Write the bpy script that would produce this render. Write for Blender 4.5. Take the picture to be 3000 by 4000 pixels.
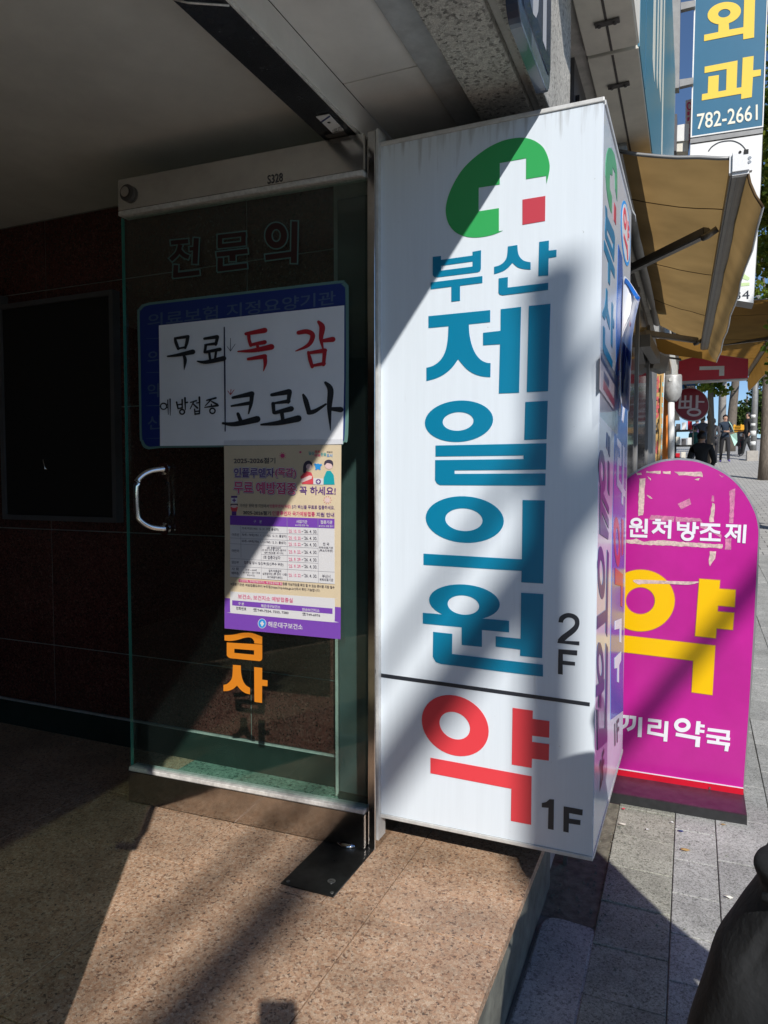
import bpy, bmesh, math, random
from mathutils import Vector, Matrix
from mathutils.geometry import tessellate_polygon

random.seed(7)
for o in list(bpy.data.objects):
    bpy.data.objects.remove(o)
scn = bpy.context.scene
col = scn.collection

# ------------------------------------------------------------------ camera
F, CX, CY = 2770.0, 1500.0, 2000.0           # photo pixels (3000 x 4000)
PITCH, YAW, CAMH = math.radians(2.8), math.radians(23.4), 1.09
FWD = Vector((-math.sin(YAW) * math.cos(PITCH), math.cos(YAW) * math.cos(PITCH), -math.sin(PITCH)))
RGT = Vector((math.cos(YAW), math.sin(YAW), 0))
UPV = RGT.cross(FWD)
EYE = Vector((0, 0, CAMH))
cam_d = bpy.data.cameras.new('camera')
cam = bpy.data.objects.new('camera', cam_d)
col.objects.link(cam)
cam_d.sensor_fit = 'VERTICAL'
cam_d.sensor_height = 36.0
cam_d.sensor_width = 27.0
cam_d.lens = F / 4000.0 * 36.0
cam_d.clip_start = 0.01
cam_d.clip_end = 3000
cam.matrix_world = Matrix((
    (RGT.x, UPV.x, -FWD.x, EYE.x), (RGT.y, UPV.y, -FWD.y, EYE.y),
    (RGT.z, UPV.z, -FWD.z, EYE.z), (0, 0, 0, 1)))
scn.camera = cam

# ------------------------------------------------------------------ light
SUN = Vector((-0.628, 1.0, -0.867))          # direction the light travels (from shadow pairs in the photo)
ELEV = math.atan2(0.867, math.hypot(0.628, 1.0))
w = bpy.data.worlds.new('World')
scn.world = w
w.use_nodes = True
nt = w.node_tree
bg = nt.nodes['Background']
sky = nt.nodes.new('ShaderNodeTexSky')
sky.sky_type = 'NISHITA'
sky.sun_disc = False
sky.sun_elevation = ELEV
# sun stands towards -SUN; Nishita rotation is clockwise from +Y
sky.sun_rotation = math.atan2(-SUN.x, -SUN.y)
sky.air_density = 0.8
sky.dust_density = 0.0
sky.ozone_density = 5.0
nt.links.new(sky.outputs[0], bg.inputs[0])
bg.inputs[1].default_value = 0.11
sd = bpy.data.lights.new('sun', 'SUN')
sd.energy = 4.8
sd.angle = math.radians(0.53)
sd.color = (1.0, 0.965, 0.92)
sun = bpy.data.objects.new('sun', sd)
col.objects.link(sun)
sun.rotation_euler = SUN.to_track_quat('-Z', 'Y').to_euler()
sun.location = (6, -9, 9)
vs = scn.view_settings
vs.view_transform = 'Standard'
vs.look = 'None'
vs.gamma = 1
vs.exposure = 0.0
vs.use_curve_mapping = False
scn.cycles.max_bounces = 8
scn.cycles.transparent_max_bounces = 24
scn.cycles.caustics_reflective = False
scn.cycles.caustics_refractive = False
scn.cycles.use_denoising = True

# ------------------------------------------------------------------ pixel -> place
def ray(x, y):
    return FWD + RGT * ((x - CX) / F) - UPV * ((y - CY) / F)

class Plane:
    def __init__(self, p, n):
        self.p = Vector(p)
        self.n = Vector(n).normalized()
        if (EYE - self.p).dot(self.n) < 0:
            self.n = -self.n
    def pt(self, x, y, off=0.0):
        d = ray(x, y)
        t = (self.p + self.n * off - EYE).dot(self.n) / d.dot(self.n)
        return EYE + d * t

def PY(v): return Plane((0, v, 0), (0, 1, 0))
def PX(v): return Plane((v, 0, 0), (1, 0, 0))
def PZ(v): return Plane((0, 0, v), (0, 0, 1))
def reg(x0, y0, s): return lambda a, b: (x0 + a * s, y0 + b * s)

# ------------------------------------------------------------------ materials
def newmat(name):
    m = bpy.data.materials.new(name)
    m.use_nodes = True
    n = m.node_tree
    return m, n, n.nodes['Principled BSDF']

def N(n, t, **k):
    q = n.nodes.new(t)
    for a, b in k.items():
        setattr(q, a, b)
    return q

def plain(name, c, rough=0.5, metal=0.0, spec=0.5, var=0.0, vscale=8.0, bump=0.0, bscale=60.0, dark=0.5, stretch=None, coat=0.0, sheen=0.0):
    m, n, p = newmat(name)
    p.inputs['Base Color'].default_value = (*c, 1)
    p.inputs['Roughness'].default_value = rough
    p.inputs['Metallic'].default_value = metal
    p.inputs['Specular IOR Level'].default_value = spec
    p.inputs['Coat Weight'].default_value = coat
    tc = N(n, 'ShaderNodeTexCoord')
    src = tc.outputs['Object']
    if stretch:
        mp = N(n, 'ShaderNodeMapping')
        mp.inputs['Scale'].default_value = stretch
        n.links.new(src, mp.inputs[0])
        src = mp.outputs[0]
    if var > 0:
        tx = N(n, 'ShaderNodeTexNoise')
        tx.inputs['Scale'].default_value = vscale
        tx.inputs['Detail'].default_value = 6
        tx.inputs['Roughness'].default_value = 0.65
        n.links.new(src, tx.inputs['Vector'])
        rp = N(n, 'ShaderNodeValToRGB')
        rp.color_ramp.elements[0].position = 0.35
        rp.color_ramp.elements[1].position = 0.72
        k = 1 - dark * var
        rp.color_ramp.elements[0].color = (c[0] * k, c[1] * k, c[2] * k, 1)
        k = 1 + 0.35 * var
        rp.color_ramp.elements[1].color = (min(1, c[0] * k), min(1, c[1] * k), min(1, c[2] * k), 1)
        n.links.new(tx.outputs['Fac'], rp.inputs[0])
        n.links.new(rp.outputs[0], p.inputs['Base Color'])
        mr = N(n, 'ShaderNodeMapRange')
        mr.inputs['To Min'].default_value = max(0.02, rough * (1 - 0.3 * var))
        mr.inputs['To Max'].default_value = min(1, rough * (1 + 0.5 * var))
        n.links.new(tx.outputs['Fac'], mr.inputs[0])
        n.links.new(mr.outputs[0], p.inputs['Roughness'])
    if bump > 0:
        t2 = N(n, 'ShaderNodeTexNoise')
        t2.inputs['Scale'].default_value = bscale
        t2.inputs['Detail'].default_value = 4
        n.links.new(src, t2.inputs['Vector'])
        b = N(n, 'ShaderNodeBump')
        b.inputs['Strength'].default_value = bump
        b.inputs['Distance'].default_value = 0.004
        n.links.new(t2.outputs['Fac'], b.inputs['Height'])
        n.links.new(b.outputs[0], p.inputs['Normal'])
    return m

def granite(name, cols, scale=150.0, rough=0.45, bump=0.15, patch=0.35, objvar=0.0):
    """speckled stone: cells of several mineral colours, broken up, with slow patches of wear"""
    m, n, p = newmat(name)
    tc = N(n, 'ShaderNodeTexCoord')
    wob = N(n, 'ShaderNodeTexNoise')
    wob.inputs['Scale'].default_value = scale * 0.9
    wob.inputs['Detail'].default_value = 3
    n.links.new(tc.outputs['Object'], wob.inputs['Vector'])
    mx = N(n, 'ShaderNodeMix', data_type='VECTOR')
    mx.inputs['Factor'].default_value = 0.012
    n.links.new(tc.outputs['Object'], mx.inputs[4])
    n.links.new(wob.outputs['Color'], mx.inputs[5])
    vo = N(n, 'ShaderNodeTexVoronoi')
    vo.inputs['Scale'].default_value = scale
    n.links.new(mx.outputs[1], vo.inputs['Vector'])
    sp = N(n, 'ShaderNodeSeparateColor')
    n.links.new(vo.outputs['Color'], sp.inputs[0])
    rp = N(n, 'ShaderNodeValToRGB')
    rp.color_ramp.interpolation = 'LINEAR'
    els = rp.color_ramp.elements
    k = len(cols)
    els[0].position = 0.0
    els[0].color = (*cols[0], 1)
    els[1].position = 1.0
    els[1].color = (*cols[-1], 1)
    for i in range(1, k - 1):
        e = els.new(i / (k - 1))
        e.color = (*cols[i], 1)
    n.links.new(sp.outputs[0], rp.inputs[0])
    fine = N(n, 'ShaderNodeTexNoise')
    fine.inputs['Scale'].default_value = scale * 2.2
    fine.inputs['Detail'].default_value = 3
    n.links.new(tc.outputs['Object'], fine.inputs['Vector'])
    slow = N(n, 'ShaderNodeTexNoise')
    slow.inputs['Scale'].default_value = 5.0
    slow.inputs['Detail'].default_value = 7
    slow.inputs['Roughness'].default_value = 0.7
    n.links.new(tc.outputs['Object'], slow.inputs['Vector'])
    m1 = N(n, 'ShaderNodeMapRange')
    m1.inputs['From Min'].default_value = 0.3
    m1.inputs['From Max'].default_value = 0.7
    m1.inputs['To Min'].default_value = 0.72
    m1.inputs['To Max'].default_value = 1.25
    n.links.new(fine.outputs['Fac'], m1.inputs[0])
    m2 = N(n, 'ShaderNodeMapRange')
    m2.inputs['From Min'].default_value = 0.3
    m2.inputs['From Max'].default_value = 0.7
    m2.inputs['To Min'].default_value = 1 - patch
    m2.inputs['To Max'].default_value = 1 + patch * 0.4
    n.links.new(slow.outputs['Fac'], m2.inputs[0])
    mm = N(n, 'ShaderNodeMath', operation='MULTIPLY')
    n.links.new(m1.outputs[0], mm.inputs[0])
    n.links.new(m2.outputs[0], mm.inputs[1])
    last = mm
    if objvar > 0:
        oi = N(n, 'ShaderNodeObjectInfo')
        m3 = N(n, 'ShaderNodeMapRange')
        m3.inputs['To Min'].default_value = 1 - objvar
        m3.inputs['To Max'].default_value = 1 + objvar
        n.links.new(oi.outputs['Random'], m3.inputs[0])
        mm2 = N(n, 'ShaderNodeMath', operation='MULTIPLY')
        n.links.new(mm.outputs[0], mm2.inputs[0])
        n.links.new(m3.outputs[0], mm2.inputs[1])
        last = mm2
    cm = N(n, 'ShaderNodeMix', data_type='RGBA', blend_type='MULTIPLY')
    cm.inputs['Factor'].default_value = 1.0
    n.links.new(rp.outputs[0], cm.inputs[6])
    n.links.new(last.outputs[0], cm.inputs[7])
    n.links.new(cm.outputs[2], p.inputs['Base Color'])
    p.inputs['Roughness'].default_value = rough
    if bump > 0:
        b = N(n, 'ShaderNodeBump')
        b.inputs['Strength'].default_value = bump
        b.inputs['Distance'].default_value = 0.003
        n.links.new(fine.outputs['Fac'], b.inputs['Height'])
        n.links.new(b.outputs[0], p.inputs['Normal'])
    return m

def glassmat(name, tint, refl=1.0, rough=0.0):
    m = bpy.data.materials.new(name)
    m.use_nodes = True
    n = m.node_tree
    n.nodes.clear()
    out = N(n, 'ShaderNodeOutputMaterial')
    tr = N(n, 'ShaderNodeBsdfTransparent')
    tr.inputs[0].default_value = (*tint, 1)
    gl = N(n, 'ShaderNodeBsdfGlossy')
    gl.inputs['Roughness'].default_value = rough
    gl.inputs['Color'].default_value = (1, 1, 1, 1)
    lw = N(n, 'ShaderNodeLayerWeight')          # facing is the same from both sides of the pane
    lw.inputs[0].default_value = 0.5
    pw_ = N(n, 'ShaderNodeMath', operation='POWER')
    pw_.inputs[1].default_value = 4.0
    n.links.new(lw.outputs['Facing'], pw_.inputs[0])
    mu = N(n, 'ShaderNodeMath', operation='MULTIPLY_ADD')
    mu.inputs[1].default_value = 0.9 * refl
    mu.inputs[2].default_value = 0.04 * refl
    n.links.new(pw_.outputs[0], mu.inputs[0])
    mx = N(n, 'ShaderNodeMixShader')
    n.links.new(mu.outputs[0], mx.inputs[0])
    n.links.new(tr.outputs[0], mx.inputs[1])
    n.links.new(gl.outputs[0], mx.inputs[2])
    n.links.new(mx.outputs[0], out.inputs[0])
    return m

def translucent(name, c, amount=0.5, var=0.4, vscale=3.0, rough=0.8, island=False, c2=None):
    m, n, p = newmat(name)
    out = n.nodes['Material Output']
    tc = N(n, 'ShaderNodeTexCoord')
    tx = N(n, 'ShaderNodeTexNoise')
    tx.inputs['Scale'].default_value = vscale
    tx.inputs['Detail'].default_value = 6
    n.links.new(tc.outputs['Object'], tx.inputs['Vector'])
    rp = N(n, 'ShaderNodeValToRGB')
    rp.color_ramp.elements[0].position = 0.3
    rp.color_ramp.elements[1].position = 0.75
    c2 = c2 or tuple(x * (1 - var) for x in c)
    rp.color_ramp.elements[0].color = (*c2, 1)
    rp.color_ramp.elements[1].color = (*c, 1)
    if island:
        g = N(n, 'ShaderNodeNewGeometry')
        n.links.new(g.outputs['Random Per Island'], rp.inputs[0])
        rp.color_ramp.elements[0].position = 0.0
        rp.color_ramp.elements[1].position = 1.0
    else:
        n.links.new(tx.outputs['Fac'], rp.inputs[0])
    n.links.new(rp.outputs[0], p.inputs['Base Color'])
    p.inputs['Roughness'].default_value = rough
    p.inputs['Specular IOR Level'].default_value = 0.25
    tl = N(n, 'ShaderNodeBsdfTranslucent')
    n.links.new(rp.outputs[0], tl.inputs[0])
    mx = N(n, 'ShaderNodeMixShader')
    mx.inputs[0].default_value = amount
    n.links.new(p.outputs[0], mx.inputs[1])
    n.links.new(tl.outputs[0], mx.inputs[2])
    n.links.new(mx.outputs[0], out.inputs[0])
    return m

M = {}
M['floor'] = granite('pink_granite', [(.12, .08, .06), (.39, .225, .135), (.49, .315, .20), (.55, .39, .265), (.46, .27, .16), (.61, .47, .34), (.34, .225, .15)], 200, 0.42, 0.10, 0.42, 0.06)
M['edge'] = granite('granite_edge', [(.10, .07, .055), (.36, .22, .14), (.50, .38, .27), (.40, .25, .16)], 165, 0.6, 0.2, 0.4)
M['green_floor'] = granite('green_granite', [(.05, .09, .07), (.16, .26, .20), (.28, .40, .32), (.20, .30, .24), (.36, .46, .38)], 130, 0.5, 0.15, 0.3, 0.05)
M['red_tile'] = granite('dark_red_granite', [(.02, .006, .005), (.07, .017, .014), (.13, .038, .031), (.08, .020, .017), (.17, .075, .06)], 210, 0.2, 0.0, 0.25, 0.05)
M['skirt'] = plain('dark_green_stone', (.02, .035, .03), 0.2, var=.4)
M['panelgrey'] = plain('glossy_grey_panel', (.085, .105, .105), 0.12, spec=.8, var=.2)
M['noticedark'] = plain('dark_board', (.008, .006, .006), 0.7)
M['mortar'] = plain('mortar', (.26, .25, .23), 0.9, var=.5, bump=.4)
M['concrete'] = plain('riser_concrete', (.17, .17, .14), 0.9, var=.8, vscale=14, bump=.5)
M['kerb'] = granite('kerb_granite', [(.20, .195, .19), (.36, .35, .335), (.46, .44, .42), (.40, .38, .365), (.50, .48, .46)], 170, 0.75, 0.3, 0.35)
M['paver'] = granite('paver_concrete', [(.16, .16, .15), (.33, .33, .30), (.41, .405, .38), (.50, .495, .47), (.36, .36, .33)], 260, 0.85, 0.35, 0.3, 0.10)
M['paver_warm'] = granite('paver_mossy', [(.13, .13, .10), (.30, .295, .24), (.38, .375, .31), (.46, .45, .38), (.33, .33, .27)], 260, 0.85, 0.35, 0.4, 0.10)
M['dirt'] = plain('gutter_dirt', (.20, .185, .14), 0.95, var=.9, vscale=30, bump=.8, bscale=120)
M['asphalt'] = plain('asphalt', (.05, .05, .052), 0.9, var=.5, vscale=40, bump=.5, bscale=200)
M['ceiling'] = plain('ceiling_plaster', (.74, .735, .68), 0.85, var=.25, vscale=3, bump=.08)
M['soffit'] = plain('soffit_panel', (.74, .72, .68), 0.6, var=.25, vscale=4)
M['header'] = plain('header_dark', (.03, .032, .035), 0.25, var=.4, vscale=20)
M['alu'] = plain('aluminium', (.52, .52, .51), 0.35, 0.85, var=.3, vscale=25, stretch=(1, 1, .1))
M['alu_dull'] = plain('dull_aluminium', (.52, .52, .51), 0.5, 0.4, var=.4, vscale=15)
M['steel'] = plain('stainless_steel', (.60, .57, .54), 0.13, 1.0, var=.35, vscale=18)
M['steel_dull'] = plain('satin_steel', (.66, .64, .60), 0.16, 0.9, var=.25, vscale=10)
M['chrome'] = plain('polished_steel', (.75, .75, .76), 0.08, 1.0)
M['trim'] = plain('bright_trim', (.72, .70, .66), 0.4, 0.2, var=.5, vscale=60)
M['rail_paint'] = plain('beige_rail', (.50, .475, .43), 0.45, 0.3, var=.2, vscale=12)
M['rough_granite'] = granite('bush_hammered_granite', [(.16, .15, .135), (.46, .44, .39), (.56, .53, .47), (.40, .38, .34), (.60, .58, .52)], 130, 0.9, 0.9, 0.2)
M['wall_grey'] = plain('grey_render_wall', (.50, .48, .44), 0.9, var=.4, vscale=20, bump=.5, bscale=150)
M['plaque'] = plain('navy_plaque', (.02, .035, .07), 0.25, var=.3, coat=.3)
M['plaque_edge'] = plain('plaque_edge', (.30, .36, .44), 0.18, 0.6, var=.6, vscale=50)
M['plaque_text'] = plain('plaque_lettering', (.45, .45, .46), 0.5)
M['signwhite'] = plain('white_acrylic', (.70, .765, .82), 0.28, var=.05, vscale=9, stretch=(9, 9, .35), dark=.6)
def sign_dirt(m):
    n = m.node_tree; p = n.nodes['Principled BSDF']
    src = p.inputs['Base Color'].links[0].from_socket
    tc = N(n, 'ShaderNodeTexCoord')
    mp = N(n, 'ShaderNodeMapping'); mp.inputs['Scale'].default_value = (55, 1, 5)
    n.links.new(tc.outputs['Object'], mp.inputs[0])
    nz = N(n, 'ShaderNodeTexNoise'); nz.inputs['Scale'].default_value = 1.0; nz.inputs['Detail'].default_value = 5
    n.links.new(mp.outputs[0], nz.inputs['Vector'])
    sx = N(n, 'ShaderNodeSeparateXYZ'); n.links.new(tc.outputs['Object'], sx.inputs[0])
    top = N(n, 'ShaderNodeMapRange'); top.inputs['From Min'].default_value = 1.90; top.inputs['From Max'].default_value = 2.02; top.inputs['To Max'].default_value = .24
    n.links.new(sx.outputs['Z'], top.inputs[0])
    ad = N(n, 'ShaderNodeMath', operation='ADD'); n.links.new(nz.outputs['Fac'], ad.inputs[0]); n.links.new(top.outputs[0], ad.inputs[1])
    ms = N(n, 'ShaderNodeMapRange'); ms.inputs['From Min'].default_value = .70; ms.inputs['From Max'].default_value = 1.0; ms.inputs['To Max'].default_value = .75
    n.links.new(ad.outputs[0], ms.inputs[0])
    # scattered specks and scuffs
    sp = N(n, 'ShaderNodeTexNoise'); sp.inputs['Scale'].default_value = 70; sp.inputs['Detail'].default_value = 2
    n.links.new(tc.outputs['Object'], sp.inputs['Vector'])
    m2 = N(n, 'ShaderNodeMapRange'); m2.inputs['From Min'].default_value = .755; m2.inputs['From Max'].default_value = .80; m2.inputs['To Max'].default_value = .45
    n.links.new(sp.outputs['Fac'], m2.inputs[0])
    mxx = N(n, 'ShaderNodeMath', operation='MAXIMUM'); n.links.new(ms.outputs[0], mxx.inputs[0]); n.links.new(m2.outputs[0], mxx.inputs[1])
    mix = N(n, 'ShaderNodeMix', data_type='RGBA')
    n.links.new(mxx.outputs[0], mix.inputs['Factor'])
    n.links.new(src, mix.inputs[6]); mix.inputs[7].default_value = (.16, .14, .11, 1)
    n.links.new(mix.outputs[2], p.inputs['Base Color'])
sign_dirt(M['signwhite'])
M['signside'] = plain('glossy_white_acrylic', (.62, .66, .72), 0.2, spec=.35, var=.10, vscale=6, dark=.6)
M['signframe'] = plain('sign_frame', (.62, .62, .60), 0.45, 0.2, var=.35, vscale=30)
M['signdark'] = plain('sign_box_back', (.04, .045, .05), 0.6, var=.4)
M['teal'] = plain('teal_vinyl', (.002, .19, .33), 0.32)
M['green'] = plain('green_vinyl', (.035, .37, .10), 0.32)
M['redv'] = plain('crimson_vinyl', (.52, .055, .08), 0.32)
M['red2'] = plain('red_vinyl', (.75, .055, .07), 0.32)
M['black'] = plain('charcoal_vinyl', (.022, .026, .034), 0.35)
M['navy'] = plain('faded_navy_vinyl', (.03, .06, .18), 0.3, spec=.3)
M['sideteal'] = plain('side_teal_vinyl', (.015, .19, .35), 0.3, spec=.3)
M['sidegreen'] = plain('side_green_vinyl', (.07, .38, .18), 0.3, spec=.3)
M['sideblue'] = plain('blue_band_vinyl', (.012, .13, .48), 0.2, spec=.4)
M['white'] = plain('white_paint', (.78, .78, .76), 0.5, var=.15)
M['paper'] = plain('paper', (.76, .77, .79), 0.75, var=.10, vscale=5, bump=.12, bscale=25)
M['ink'] = plain('brush_ink', (.012, .014, .018), 0.6)
M['inkred'] = plain('red_ink', (.40, .012, .022), 0.6)
M['inknavy'] = plain('navy_ink', (.01, .015, .05), 0.6)
M['poster'] = plain('poster_cream', (.80, .66, .44), 0.35, var=.15, vscale=4, bump=.06, bscale=14)
M['poster_pale'] = plain('poster_white', (.78, .77, .76), 0.35)
M['purple'] = plain('poster_purple', (.22, .075, .47), 0.35)
M['p_ink'] = plain('poster_ink', (.06, .05, .08), 0.5)
M['p_violet'] = plain('poster_violet_ink', (.12, .04, .24), 0.5)
M['p_pink'] = plain('poster_pink_ink', (.70, .06, .20), 0.5)
M['p_skin'] = plain('poster_skin', (.85, .62, .58), 0.5)
M['p_red'] = plain('poster_red', (.75, .08, .10), 0.5)
M['p_teal'] = plain('poster_teal', (.01, .40, .44), 0.5)
M['p_blue'] = plain('poster_blue', (.03, .32, .75), 0.5)
M['p_grey'] = plain('poster_grey_line', (.30, .29, .33), 0.6)
M['orange'] = plain('orange_vinyl', (.62, .20, .012), 0.45)
M['film_blue'] = plain('blue_window_film', (.012, .03, .16), 0.3)
M['film_line'] = plain('pale_green_film', (.10, .20, .18), 0.5)
M['film_dark'] = plain('dark_red_film', (.03, .008, .008), 0.4)
M['film_text'] = plain('dim_blue_film', (.06, .10, .18), 0.5)
M['glass'] = glassmat('door_glass', (.80, .90, .875))
def dust_and_reflection(m, amt):  # pale veil over the pane: dust, and street reflections put into the colour
    n = m.node_tree
    out = [x for x in n.nodes if x.type == 'OUTPUT_MATERIAL'][0]
    src = out.inputs[0].links[0].from_socket
    df = N(n, 'ShaderNodeBsdfDiffuse'); df.inputs[0].default_value = (.45, .62, .58, 1)
    tc = N(n, 'ShaderNodeTexCoord')
    nz = N(n, 'ShaderNodeTexNoise'); nz.inputs['Scale'].default_value = 3.5; nz.inputs['Detail'].default_value = 7; nz.inputs['Roughness'].default_value = .7
    n.links.new(tc.outputs['Object'], nz.inputs['Vector'])
    mr = N(n, 'ShaderNodeMapRange'); mr.inputs['From Min'].default_value = .3; mr.inputs['From Max'].default_value = .75; mr.inputs['To Min'].default_value = amt * .4; mr.inputs['To Max'].default_value = amt * 1.8
    n.links.new(nz.outputs['Fac'], mr.inputs[0])
    mx = N(n, 'ShaderNodeMixShader')
    n.links.new(mr.outputs[0], mx.inputs[0]); n.links.new(src, mx.inputs[1]); n.links.new(df.outputs[0], mx.inputs[2])
    n.links.new(mx.outputs[0], out.inputs[0])
dust_and_reflection(M['glass'], .004)
M['film_smoke'] = glassmat('smoked_film', (.36, .38, .34), .6)
M['plastic'] = glassmat('clear_plastic', (.93, .93, .94), 1.0, .15)
M['gedge'] = plain('glass_edge', (.06, .30, .24), 0.15)
M['plate'] = plain('hinge_plate', (.10, .10, .098), 0.28, 0.9, var=.5, vscale=30)
M['screw'] = plain('screw', (.40, .40, .38), 0.3, 0.9)
M['magenta'] = plain('magenta_panel', (.50, .018, .27), 0.22, var=.22, vscale=3.5, spec=.6)
M['yellow'] = plain('yellow_vinyl', (.86, .50, .0), 0.35)
M['bronze'] = plain('letter_outline', (.42, .16, .10), 0.4)
M['lilac'] = plain('white_vinyl', (.78, .76, .80), 0.4)
M['redstrip'] = plain('red_strip', (.62, .01, .03), 0.3, var=.2)
M['basewood'] = plain('dark_maroon_board', (.075, .028, .05), 0.35, var=.6, vscale=30)
M['basefront'] = plain('worn_black_edge', (.022, .022, .023), 0.55, var=.6, vscale=60)
M['tape'] = plain('tape_residue', (.68, .50, .45), 0.8, var=.7, vscale=70, bump=.4)
M['tape2'] = plain('thin_tape_residue', (.62, .22, .36), 0.7, var=.8, vscale=90)
M['awning'] = translucent('awning_canvas', (.40, .255, .10), 0.5, .35, 3.0)
M['awning2'] = translucent('awning_canvas_bright', (.36, .19, .04), 0.5, .3, 3.0)
M['awning_seam'] = plain('awning_seam', (.10, .06, .025), 0.9)
M['grey_metal'] = plain('grey_painted_metal', (.28, .28, .275), 0.45, .3, var=.3)
M['arm_metal'] = plain('dark_arm_metal', (.20, .195, .185), 0.4, .4, var=.3)
M['white_plastic'] = plain('white_plastic', (.75, .75, .75), 0.4)
M['blueface'] = plain('blue_sign_face', (.05, .19, .27), 0.38, var=.15, vscale=2)
M['bluesign'] = plain('steel_blue_sign', (.025, .135, .235), 0.4, var=.15, vscale=2)
M['signyellow'] = plain('sign_yellow', (.80, .56, .06), 0.45)
M['signcream'] = plain('sign_cream', (.76, .74, .62), 0.45)
M['underside'] = plain('cream_sheet_metal', (.76, .72, .62), 0.6, var=.3, vscale=6)
M['rust'] = plain('rusty_bracket', (.10, .09, .085), 0.8, var=.8, vscale=40)
M['shopdark'] = plain('dark_shopfront', (.10, .095, .10), 0.4, var=.3)
M['shopgrey'] = plain('grey_shop_panel', (.22, .215, .21), 0.6, var=.3)
M['shopglass'] = plain('shop_window', (.02, .022, .028), 0.08)
M['redsign'] = plain('red_sign', (.60, .012, .03), 0.35, var=.15)
M['maroon'] = plain('maroon_disc', (.30, .012, .03), 0.3, var=.2)
M['ochre'] = plain('ochre_banner', (.55, .34, .12), 0.6, var=.2)
M['pinktext'] = plain('faded_red_text', (.58, .10, .11), 0.6)
M['orangepanel'] = plain('orange_panel', (.85, .26, .04), 0.5, var=.15)
M['pinkbanner'] = plain('pink_banner', (.75, .66, .70), 0.7)
M['cyan'] = plain('cyan_bulb', (.15, .65, .75), 0.3)
M['concpole'] = plain('concrete_pole', (.42, .39, .35), 0.85, var=.35, vscale=8)
M['bark'] = plain('bark', (.17, .14, .11), 0.95, var=.9, vscale=14, bump=1.0, bscale=30, stretch=(3, 3, .5))
M['leaf'] = translucent('ginkgo_leaf', (.22, .26, .03), .35, rough=.6, island=True, c2=(.06, .13, .02))
M['leaf_dark'] = translucent('dark_leaf', (.10, .15, .03), .3, rough=.6, island=True, c2=(.03, .06, .015))
M['skin'] = plain('skin', (.50, .30, .21), 0.55)
M['hair'] = plain('black_hair', (.012, .010, .010), 0.45)
M['coat'] = plain('black_coat_cloth', (.030, .031, .032), 0.85, spec=.3, var=.35, vscale=14, bump=.5, bscale=60)
M['bagcloth'] = plain('black_bag_cloth', (.026, .027, .028), 0.8, spec=.35, var=.4, vscale=16, bump=.5, bscale=70)
M['shoe'] = plain('dark_shoe', (.03, .03, .035), 0.5)
M['rubber'] = plain('rubber', (.02, .02, .02), 0.8)
M['crate'] = plain('yellow_crate', (.80, .40, .02), 0.5)
M['bin'] = plain('leaf_litter', (.45, .28, .10), 0.9, var=.4)
M['mint'] = plain('mint_bag', (.45, .72, .60), 0.6)
def cloth(name, c): 
    k = 'cloth_' + name
    if k not in M: M[k] = plain(k, c, .85, var=.35, vscale=20, bump=.3, bscale=30)
    return M[k]

# ------------------------------------------------------------------ builders
def tag(o, label=None, cat=None, group=None, kind=None):
    if label: o['label'] = label
    if cat: o['category'] = cat
    if group: o['group'] = group
    if kind: o['kind'] = kind
    return o

def thing(name, label, cat, loc=(0, 0, 0), group=None):
    o = bpy.data.objects.new(name, None)
    o.empty_display_size = 0.05
    o.location = loc
    col.objects.link(o)
    return tag(o, label, cat, group)

def attach(o, parent):
    if parent is None: return o
    o.parent = parent
    if parent.type == 'EMPTY':
        o.matrix_parent_inverse = Matrix.Translation(parent.location).inverted()
    return o

def link_mesh(name, me, mat, parent=None, smooth=False):
    o = bpy.data.objects.new(name, me)
    if mat is not None:
        for m in (mat if isinstance(mat, (list, tuple)) else [mat]):
            me.materials.append(m)
    if smooth:
        for p in me.polygons: p.use_smooth = True
    col.objects.link(o)
    return attach(o, parent)

def mk(name, verts, faces, mat, parent=None, smooth=False):
    me = bpy.data.meshes.new(name)
    me.from_pydata([tuple(v) for v in verts], [], faces)
    me.update()
    bm = bmesh.new(); bm.from_mesh(me)
    bmesh.ops.recalc_face_normals(bm, faces=bm.faces)
    bm.to_mesh(me); bm.free()
    return link_mesh(name, me, mat, parent, smooth)

def bmobj(name, bm, mat, parent=None, smooth=False):
    me = bpy.data.meshes.new(name)
    bmesh.ops.recalc_face_normals(bm, faces=bm.faces)
    bm.to_mesh(me); bm.free()
    return link_mesh(name, me, mat, parent, smooth)

def add_box(bm, x0, x1, y0, y1, z0, z1):
    v = [bm.verts.new(p) for p in ((x0, y0, z0), (x1, y0, z0), (x1, y1, z0), (x0, y1, z0), (x0, y0, z1), (x1, y0, z1), (x1, y1, z1), (x0, y1, z1))]
    for f in ((0, 3, 2, 1), (4, 5, 6, 7), (0, 1, 5, 4), (1, 2, 6, 5), (2, 3, 7, 6), (3, 0, 4, 7)):
        bm.faces.new([v[i] for i in f])
    return v

def box(name, x0, x1, y0, y1, z0, z1, mat, parent=None, bev=0.0, seg=2):
    bm = bmesh.new()
    add_box(bm, x0, x1, y0, y1, z0, z1)
    if bev > 0:
        bmesh.ops.bevel(bm, geom=list(bm.edges), offset=bev, segments=seg, affect='EDGES', profile=.5)
    return bmobj(name, bm, mat, parent)

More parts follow.
